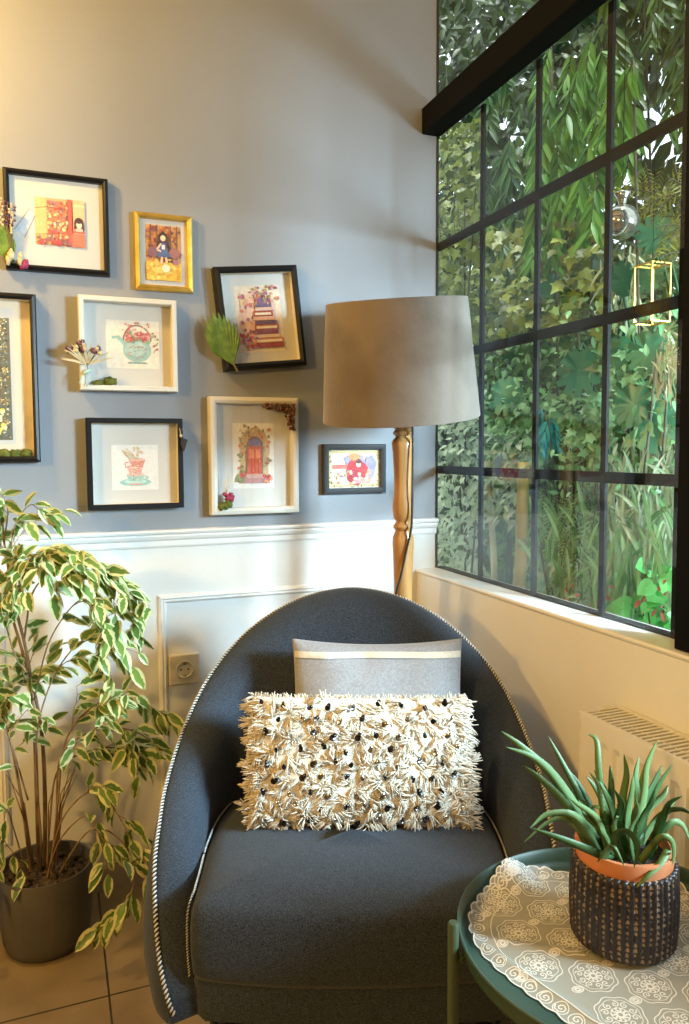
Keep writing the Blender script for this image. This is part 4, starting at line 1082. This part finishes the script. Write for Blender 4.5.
branch([(46, 885, 1.67), (62, 820, 1.64), (95, 790, 1.62), (118, 815, 1.62), (134, 848, 1.62)], .0025, .0008, .4, 60, 5)
branch([(44, 885, 1.68), (60, 840, 1.63), (88, 815, 1.60), (100, 840, 1.58), (108, 870, 1.57)], .002, .0008, .5, 70, 2)
branch([(52, 885, 1.70), (90, 830, 1.62), (125, 845, 1.60), (134, 880, 1.60), (122, 905, 1.58), (100, 925, 1.57)], .002, .0007, .62, 90, 0)
branch([(42, 850, 1.69), (36, 750, 1.66), (48, 690, 1.64), (72, 650, 1.64), (96, 640, 1.66), (104, 660, 1.68)], .0025, .0008, .4, 60, 7)
branch([(24, 640, 1.68), (34, 590, 1.66), (62, 570, 1.65), (95, 578, 1.66), (118, 588, 1.68), (130, 598, 1.69)], .0024, .0007, .2, 80, 9)
branch([(14, 600, 1.68), (30, 560, 1.64), (60, 548, 1.63), (90, 562, 1.65), (106, 576, 1.67)], .002, .0007, .25, 70, 6)
branch([(34, 700, 1.68), (50, 640, 1.63), (80, 600, 1.62), (100, 612, 1.64), (110, 636, 1.65)], .002, .0007, .3, 60, 5)
branch([(8, 580, 1.68), (14, 530, 1.66), (30, 505, 1.65), (44, 516, 1.66)], .002, .0007, .2, 70, 2)
branch([(4, 540, 1.68), (8, 512, 1.67), (4, 498, 1.66)], .0018, .0007, .2, 80, 1)
branch([(14, 610, 1.68), (24, 570, 1.62), (40, 555, 1.60), (52, 590, 1.60)], .002, .0008, .1, 110, 5)
branch([(30, 690, 1.68), (10, 640, 1.63), (4, 600, 1.60), (20, 560, 1.60)], .002, .0008, .3, 110, 6)
branch([(28, 800, 1.68), (10, 740, 1.64), (-2, 720, 1.63), (-16, 735, 1.62)], .002, .0008, .3, 60, 4)
branch([(30, 885, 1.67), (14, 830, 1.64), (6, 810, 1.62), (2, 850, 1.61)], .002, .0008, .4, 60, 3)
for k in range(8):
    a_ = random.uniform(0, 2*PI); x0, y0 = .025*math.cos(a_), .025*math.sin(a_)
    sb.tube([(x0, y0, .18), (x0*1.6, y0*1.6, .26+random.random()*.08), (x0*3, y0*1.6, .34+random.random()*.12)], [.0022, .0016, .0009], 6)
sb.build('stems', m_bark, fig); lb.build('foliage', m_fleaf, fig)

# second pot showing at the very left
o = MB(); o.lathe([(.06, 0), (.075, .004), (.082, .06), (.085, .125), (.083, .13), (.079, .128), (.078, .11), (.001, .11)], n=48, cap=(True, False))
p2 = o.build('plant_pot', mat('black planter', (.012, .012, .012), .45), sharp=50); p2.location = (-1.345, -.13, 0)
tag(p2, 'black round planter peeking in at the left edge beside the grey pot', 'plant pot')

# ------------------------------------------------------------------ outside
m_ground = mat('dark garden soil', (.035, .028, .018), .95, (.07, .06, .035), 6, bump=.6)
b = MB(); b.box(.16, 4.5, -6, 5, -.06, 0); struct(b.build('floor_garden', m_ground, smooth=False), 'dark earth strip outside the window', 'ground')
b = MB(); b.box(2.0, 2.15, -.9, 5, 0, 1.9); b.box(.14, 2.0, 4.0, 4.1, 0, 1.9)  # added dark backing, stops bright sky showing between the low leaves
struct(b.build('wall_backing', mat('backing wall', (.035, .05, .025), .95, (.07, .09, .04), 4, bump=.5), smooth=False), 'dark backing wall added behind the plants to close bright sky gaps', 'wall')

m_dstem = mat('dark twig', (.03, .03, .015), .85, (.07, .06, .03), 40)
def rv(a=1): return V((random.uniform(-a, a), random.uniform(-a, a), random.uniform(-a, a)))
MONST = []
for k in range(41):
    t = -PI*.92+2*PI*.92*k/40; x = .46*math.sin(t)*(1.0); y = .47+.50*math.cos(t)
    if 5 < k < 36 and k % 4 == 2: x *= .62; y = .42+(y-.42)*.66
    MONST.append((x, y))
IVY = [(0, 0), (.10, -.04), (.34, -.02), (.30, .18), (.50, .40), (.26, .46), (.16, .62), (0, 1), (-.16, .62), (-.26, .46), (-.50, .40), (-.30, .18), (-.34, -.02), (-.10, -.04)]
HEART = [(0, .04), (.12, -.04), (.30, 0), (.42, .2), (.38, .45), (.22, .72), (0, 1), (-.22, .72), (-.38, .45), (-.42, .2), (-.30, 0), (-.12, -.04)]
def plant(name, label, cat, lm, regions, kind, size, n, stem=None, group=None, x=(.2, .5)):
    """regions: list of (px0,py0,px1,py1) seen through the glass; leaves hang at real depths x behind it"""
    lb_, st_ = MB(), MB(); n = int(n*1.7); size *= .85; tot = sum((c-a)*(d_-b_) for a, b_, c, d_ in regions); lo = V((9, 9, 9)); tops = []
    for (a, b_, c, d_) in regions:
        m = max(1, int(n*(c-a)*(d_-b_)/tot))
        for i in range(m):
            p = U(random.uniform(a, c), random.uniform(b_, d_), 0, random.uniform(*x))
            if p.y < -1.4: continue
            L = size*random.uniform(.65, 1.25)
            if kind == 'narrow': lb_.leaf(p, V((random.uniform(-.5, .3), random.uniform(-.6, .6), random.uniform(-1.3, -.1))), V((-1, -.6, .4))+rv(.6), L, L*.13, droop=.5, seg=4, fold=.2)
            elif kind == 'oval': lb_.leaf(p, rv()+V((-.3, -.2, -.2)), V((-1, -.5, .6))+rv(.7), L, L*.42, droop=.5, seg=4)
            elif kind == 'long': lb_.leaf(p, V((random.uniform(-.4, .3), random.uniform(-.5, .5), 1.0 if random.random() < .4 else -.8)), V((-1, -.5, .4))+rv(.4), L, L*.10, droop=1.0, seg=5)
            elif kind == 'ivy': lb_.lobed(p, rv(.8)+V((-.2, -.1, -.6)), V((-1, -.7, .4))+rv(.5), L, IVY)
            elif kind == 'heart': lb_.lobed(p, rv(.8)+V((-.2, -.1, -.5)), V((-1, -.7, .5))+rv(.5), L, HEART)
            elif kind == 'sprig':      # hanging twig with paired narrow leaves
                d = V((random.uniform(-.25, .15), random.uniform(-.5, .5), -1)).normalized(); q = p.copy(); st = [q.copy()]; nn = random.randint(6, 12)
                for s_ in range(nn):
                    d = (d+V((random.uniform(-.1, .1), random.uniform(-.1, .1), -.05))).normalized(); q = q+d*L*.20; st.append(q.copy()); sd = d.cross(V((-1, random.uniform(-.9, .2), .2))).normalized()
                    for g in (-1, 1): lb_.leaf(q, sd*g*random.uniform(.35, .8)+d*.8, V((-1, -.6, .5))+rv(.4), L*random.uniform(.7, 1.15), L*.17, droop=.45, seg=4, fold=.2)
                st_.tube(st, .0011, 4, cap=False)
            elif kind == 'frond':
                d = V((random.uniform(-.3, .2), random.uniform(-.7, .7), random.uniform(-1, .3))).normalized(); q = p.copy()
                st = [q.copy()]
                for s_ in range(9):
                    d = (d+V((0, 0, -.13))).normalized(); q = q+d*L/9; st.append(q.copy()); sd = d.cross(V((-1, -.5, .2))).normalized(); l_ = L*.26*math.sin(PI*(s_+1.5)/11)
                    for g in (-1, 1): lb_.leaf(q, sd*g+d*.7, V((-1, -.5, .3)), l_, l_*.20, droop=.3, seg=2)
                st_.tube(st, .0012, 4, cap=False)
            if random.random() < .05 and kind != 'frond': tops.append(p)
            lo = V((min(lo.x, p.x), min(lo.y, p.y), min(lo.z, p.z)))
    for p in tops[:6]:   # woody stems from the ground up to some of the leaves
        g = V((p.x+random.uniform(0, .1), p.y+random.uniform(-.12, .12), .0)); mid_ = g.lerp(p, .5)+V((random.uniform(-.05, .08), random.uniform(-.06, .06), 0)); st_.tube(crom([g, mid_, p], 5), [.004]+[.0035]*9+[.0015], 5)
    base_ = V((sum(x)/2, lo.y+.2, 0))
    root = thing(name, label, cat, base_, group=group)
    for bb, nm, mm in ((lb_, 'foliage', lm), (st_, 'stems', stem or m_dstem)):
        if bb.v:
            bb.v = [(max(v[0], .095), v[1], v[2]) for v in bb.v]
            o_ = bb.build(nm, mm, root); o_.location = -base_
            if nm == 'stems': o_['kind'] = 'stuff'
    return root
G2 = 'garden plants crowding behind the glass'
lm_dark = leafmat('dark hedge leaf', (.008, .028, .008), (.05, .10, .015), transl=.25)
lm_mid = leafmat('mid green leaf', (.015, .07, .018), (.11, .23, .05), transl=.35)
lm_bright = leafmat('bright bamboo leaf', (.03, .15, .02), (.18, .42, .08), transl=.45)
lm_olive = leafmat('olive leaf', (.07, .10, .015), (.26, .30, .05), transl=.35)
lm_pale = leafmat('pale sage leaf', (.22, .30, .17), (.42, .48, .30), transl=.25)
lm_monst = leafmat('glossy monstera leaf', (.025, .13, .06), (.08, .25, .12), transl=.25, rough=.28)
lm_teal = leafmat('teal leaf', (.02, .25, .28), (.08, .48, .46), transl=.2)
lm_fern = leafmat('fern green leaf', (.10, .25, .08), (.28, .45, .20), transl=.35)
lm_lime = leafmat('lime green leaf', (.08, .40, .08), (.22, .62, .20), transl=.4)
lm_straw = leafmat('straw grass', (.34, .32, .16), (.50, .46, .28), transl=.2)
lm_red = leafmat('red leaf', (.32, .04, .04), (.50, .12, .10), transl=.2)
# hedge: dense backdrop with real depth
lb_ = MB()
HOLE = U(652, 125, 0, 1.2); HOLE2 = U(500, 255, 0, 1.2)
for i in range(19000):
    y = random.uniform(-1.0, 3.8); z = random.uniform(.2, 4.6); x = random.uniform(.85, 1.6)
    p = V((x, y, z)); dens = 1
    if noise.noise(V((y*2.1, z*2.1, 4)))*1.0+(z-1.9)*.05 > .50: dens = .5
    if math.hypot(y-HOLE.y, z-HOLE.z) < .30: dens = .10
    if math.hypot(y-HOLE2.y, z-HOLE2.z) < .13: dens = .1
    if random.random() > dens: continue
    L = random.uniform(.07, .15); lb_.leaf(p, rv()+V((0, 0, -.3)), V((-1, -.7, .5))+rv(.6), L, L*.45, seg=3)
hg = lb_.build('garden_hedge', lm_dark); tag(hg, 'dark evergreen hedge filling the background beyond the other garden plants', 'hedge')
plant('climbing_vine', 'dark trailing climber hanging over the top of the window', 'climbing plant', lm_dark, [(400, -120, 620, 120), (600, -140, 740, 60)], 'oval', .070, 1100, x=(.45, .85))
plant('bamboo_plant', 'bright green narrow-leaved bamboo drooping in the upper middle panes', 'bamboo', lm_bright, [(536, 30, 600, 215), (600, 40, 640, 130)], 'sprig', .095, 34, x=(.22, .45))
plant('bamboo_plant', 'darker narrow-leaved bamboo hanging in the upper left panes beside the wall', 'bamboo', lm_mid, [(470, 60, 545, 250), (600, -80, 720, 70)], 'sprig', .085, 44, x=(.35, .65))
plant('vine', 'olive yellow leafed vine close to the wall corner in the window', 'vine', lm_olive, [(428, 120, 482, 360), (480, 225, 530, 350), (540, 220, 612, 330)], 'ivy', .046, 700, x=(.25, .55))
plant('feathery_shrub', 'feathery olive shrub behind the left window panes', 'shrub', lm_olive, [(430, 190, 475, 330), (640, 150, 720, 280)], 'frond', .12, 44, x=(.2, .4))
plant('sage_shrub', 'pale silvery green shrub in the lower left panes', 'shrub', lm_pale, [(428, 400, 482, 620), (482, 440, 520, 520), (545, 560, 600, 640)], 'oval', .048, 800, x=(.18, .4))
plant('ivy', 'mid green ivy filling the centre panes', 'ivy', lm_mid, [(482, 330, 680, 480)], 'ivy', .042, 850, x=(.32, .6))
plant('ivy', 'pale variegated ivy around the large glossy leaf', 'ivy', lm_fern, [(535, 390, 610, 480), (600, 340, 650, 420), (480, 400, 535, 470)], 'ivy', .036, 300, x=(.22, .36))
plant('leafy_shrub', 'sparse grey-green shrub in the middle right panes', 'shrub', lm_pale, [(590, 400, 690, 500), (600, 240, 640, 320)], 'narrow', .06, 330, x=(.25, .5))
plant('fern', 'light green fern in the lower middle panes', 'fern', lm_fern, [(532, 470, 608, 640)], 'frond', .13, 80, x=(.16, .38))
plant('grassy_plant', 'long drooping green blades at the foot of the window', 'grass plant', lm_fern, [(530, 520, 690, 640)], 'long', .12, 330, x=(.14, .32))
plant('spider_plant', 'pale spiky leaves in the lower right pane', 'spiky plant', lm_pale, [(605, 480, 690, 590)], 'long', .085, 420, x=(.16, .34))
plant('broadleaf_plant', 'lime green broad-leaved plant in the bottom right pane', 'broad-leaved plant', lm_lime, [(640, 560, 700, 660), (606, 600, 650, 650)], 'heart', .048, 90, x=(.12, .26))
plant('flowering_plant', 'red-leaved plant low in the right window panes', 'flowering plant', lm_red, [(590, 585, 625, 625), (640, 575, 668, 615), (562, 575, 580, 600)], 'oval', .022, 40, x=(.12, .22))
plant('teal_leaved_plant', 'bright teal hanging sprig behind the centre pane', 'hanging plant', lm_teal, [(542, 395, 556, 440)], 'sprig', .052, 3, x=(.20, .25))
plant('grass_tuft', 'straw-coloured dry tuft near the right window post', 'dry grass', lm_straw, [(656, 340, 690, 390)], 'long', .06, 110, x=(.2, .35))
plant('leafy_shrub', 'lush green low planting filling the panes beneath the middle bar', 'shrub', lm_mid, [(430, 480, 700, 680)], 'oval', .07, 900, x=(.42, .8))
plant('laurel_shrub', 'olive green bushy shrub filling the panes at mid height', 'shrub', leafmat('laurel leaf', (.05, .10, .03), (.20, .28, .09), transl=.35), [(430, 130, 480, 470), (480, 300, 700, 470), (520, 130, 615, 300), (615, 215, 700, 300)], 'oval', .062, 1200, x=(.42, .8))
plant('jasmine_plant', 'fine pale green climber scattered over the middle panes', 'climbing plant', lm_fern, [(545, 300, 690, 500), (482, 340, 540, 470)], 'oval', .036, 420, x=(.2, .42))
# monstera
lb_, st_ = MB(), MB(); MB0 = V((.35, -.1, 0))
for x, y, X, s, dx, dz in [(578, 372, .20, .150, -.1, -.8), (505, 395, .26, .15, -.2, -.7), (646, 352, .22, .12, .2, -.7), (618, 352, .24, .10, -.1, -.9), (632, 405, .2, .12, .1, -.9), (655, 235, .25, .11, .2, .5), (622, 280, .26, .11, -.3, .3), (648, 275, .30, .10, .2, -.4), (600, 262, .3, .10, -.3, .2), (655, 425, .24, .15, .0, -1), (548, 285, .34, .12, -.3, -.4)]:
    p = U(x, y, 0, X); s *= .85; d = V((-.1, dx, dz)); st0 = p-d.normalized()*s*.45
    lb_.lobed(st0, d, V((-1, -.75, .35)), s, MONST, .12)
    st_.tube(crom([MB0+V((random.uniform(-.05, .2), random.uniform(-.1, .1), 0)), V((X+.15, st0.y, st0.z*.6)), st0+V((.03, 0, -.03)), st0], 5), .004, 6)
mo = thing('monstera_plant', 'large-leaved monstera with split glossy leaves in the centre and right panes', 'monstera', MB0)
o_ = lb_.build('foliage', lm_monst, mo); o_.location = -MB0; o_ = st_.build('stems', lm_mid, mo, smooth=True); o_.location = -MB0
# trunks
m_ytrunk = mat('yellow bark', (.33, .22, .03), .8, (.50, .38, .10), 22, stretch=(1, 1, .25), bump=.6, bscale=70)
m_btrunk = mat('pale mossy bark', (.22, .20, .10), .9, (.42, .40, .22), 16, stretch=(1, 1, .25), bump=.6, bscale=70)
for nm, lab, xa, ya, xb, yb, X, wpx, mm in (('tree_trunk', 'golden yellow trunk standing close behind the second lower pane', 517, 640, 524, 470, .22, 13.5, m_ytrunk), ('tree_trunk', 'thin pale leaning trunk left of the golden one outside', 498, 640, 489, 480, .26, 7, m_btrunk)):
    A = U(xa, ya, 0, X); Bp = U(xb, yb, 0, X); d = (Bp-A)/(Bp.z-A.z); g = A-d*A.z; tp = A+d*(1.10-A.z if mm is m_ytrunk else 1.12-A.z)
    D = (A-CAM).dot(FH); r = wpx/2/754*D; m_ = 14; b = MB()
    pts = [V((0, 0, 0)).lerp(tp-g, i/m_)+V((.004*math.sin(i*1.3), .004*math.cos(i*1.7), 0)) for i in range(m_+1)]; b.tube(pts, [r*(1.15-.3*i/m_+.05*math.sin(i*2.2)) for i in range(m_+1)], 14)
    o_ = b.build(nm, mm); o_.location = g; tag(o_, lab, 'tree trunk')
# hanging glass globe and brass lantern among the leaves
m_globe = mat('silvered glass', (.55, .54, .48), .12, (.30, .31, .24), 18, metal=.9)
m_brass = mat('bright brass', (.75, .48, .10), .28, metal=1)
gc = U(622, 222, 0, .16); D = (gc-CAM).dot(FH); rg = 16.5/754*D
gl = thing('hanging_ornament', 'round silvered glass ornament hanging among leaves in the upper right pane', 'ornament', gc)
b = MB(); b.lathe([(rg*math.sin(PI*k/18)+(.0001), -rg*math.cos(PI*k/18)) for k in range(17)]+[(rg*.22, rg*1.05), (rg*.28, rg*1.3), (rg*.5, rg*1.6), (rg*.45, rg*1.7), (.002, rg*1.75)], n=32, cap=(False, False)); b.build('globe', m_globe, gl)
b = MB(); b.tube([(0, 0, rg*1.7), (0, 0, 2.85-gc.z)], .0007, 6); b.build('hanging_wire', m_black, gl)
lc = U(652, 294, 0, .17); D = (lc-CAM).dot(FH); s = 16/754*D; hh = 28/754*D
ln = thing('hanging_lantern', 'thin brass rectangular lantern frame hanging behind the right panes', 'lantern', lc)
b = MB(); q = .0016
for sx in (-1, 1):
    for sy in (-1, 1): b.box(sx*s*.72-q, sx*s*.72+q, sy*s*.72-q, sy*s*.72+q, -hh, hh)
for z in (-hh, hh):
    for sg in (-1, 1): b.box(-s*.72, s*.72, sg*s*.72-q, sg*s*.72+q, z-q, z+q); b.box(sg*s*.72-q, sg*s*.72+q, -s*.72, s*.72, z-q, z+q)
b.build('lantern_frame', m_brass, ln, smooth=False); b = MB(); b.tube([(0, 0, hh), (0, 0, 2.85-lc.z)], .0005, 6); b.build('hanging_wire', m_black, ln)
b = MB(); b.box(-s*.72, s*.72, -q, q, hh-q, hh+q); b.build('lantern_top', m_brass, ln, smooth=False)

# ------------------------------------------------------------------ light
w = bpy.data.worlds.new('sky'); scn.world = w; w.use_nodes = True
bg = w.node_tree.nodes['Background']; bg.inputs[0].default_value = (.80, .93, 1.0, 1); bg.inputs[1].default_value = 2.2
def area(name, loc, rot, sx, sy, power, col, spread=None):
    l = bpy.data.lights.new(name, 'AREA'); l.shape = 'RECTANGLE'; l.size = sx; l.size_y = sy; l.energy = power; l.color = col
    if spread: l.spread = spread
    o = bpy.data.objects.new(name, l); COL.objects.link(o); o.location = loc; o.rotation_euler = rot; return o
# daylight entering by the window nearer the viewer
area('daylight', (.80, -2.15, 1.47), (V((-.75, 0, .72))-V((.80, -2.15, 1.47))).to_track_quat('-Z', 'Y').to_euler(), .6, .42, 48, (.60, .85, 1.0), math.radians(74))
sl = bpy.data.lights.new('foliage_sun', 'SUN'); sl.energy = 7; sl.color = (.95, 1.0, .95); sl.angle = .12  # steep sun added to brighten the garden leaves, kept out of the room
so = bpy.data.objects.new('foliage_sun', sl); COL.objects.link(so); so.rotation_euler = V((.10, .10, -1)).to_track_quat('-Z', 'Y').to_euler(); so.location = (0, 0, 6)
def lamp_(name, loc, power, col, r=.06):
    l = bpy.data.lights.new(name, 'POINT'); l.energy = power; l.color = col; l.shadow_soft_size = r
    o = bpy.data.objects.new(name, l); COL.objects.link(o); o.location = loc; return o
WARM = (1.0, .60, .17)
lamp_('wall_lamp', (-1.56, -.42, 2.10), 46, WARM, .05)
lamp_('room_lamp', (-2.9, -2.1, 1.75), 150, WARM, .08)

scn.view_settings.view_transform = 'Standard'; scn.view_settings.look = 'None'
scn.view_settings.gamma = 1; scn.view_settings.use_curve_mapping = False
scn.view_settings.exposure = -0.06
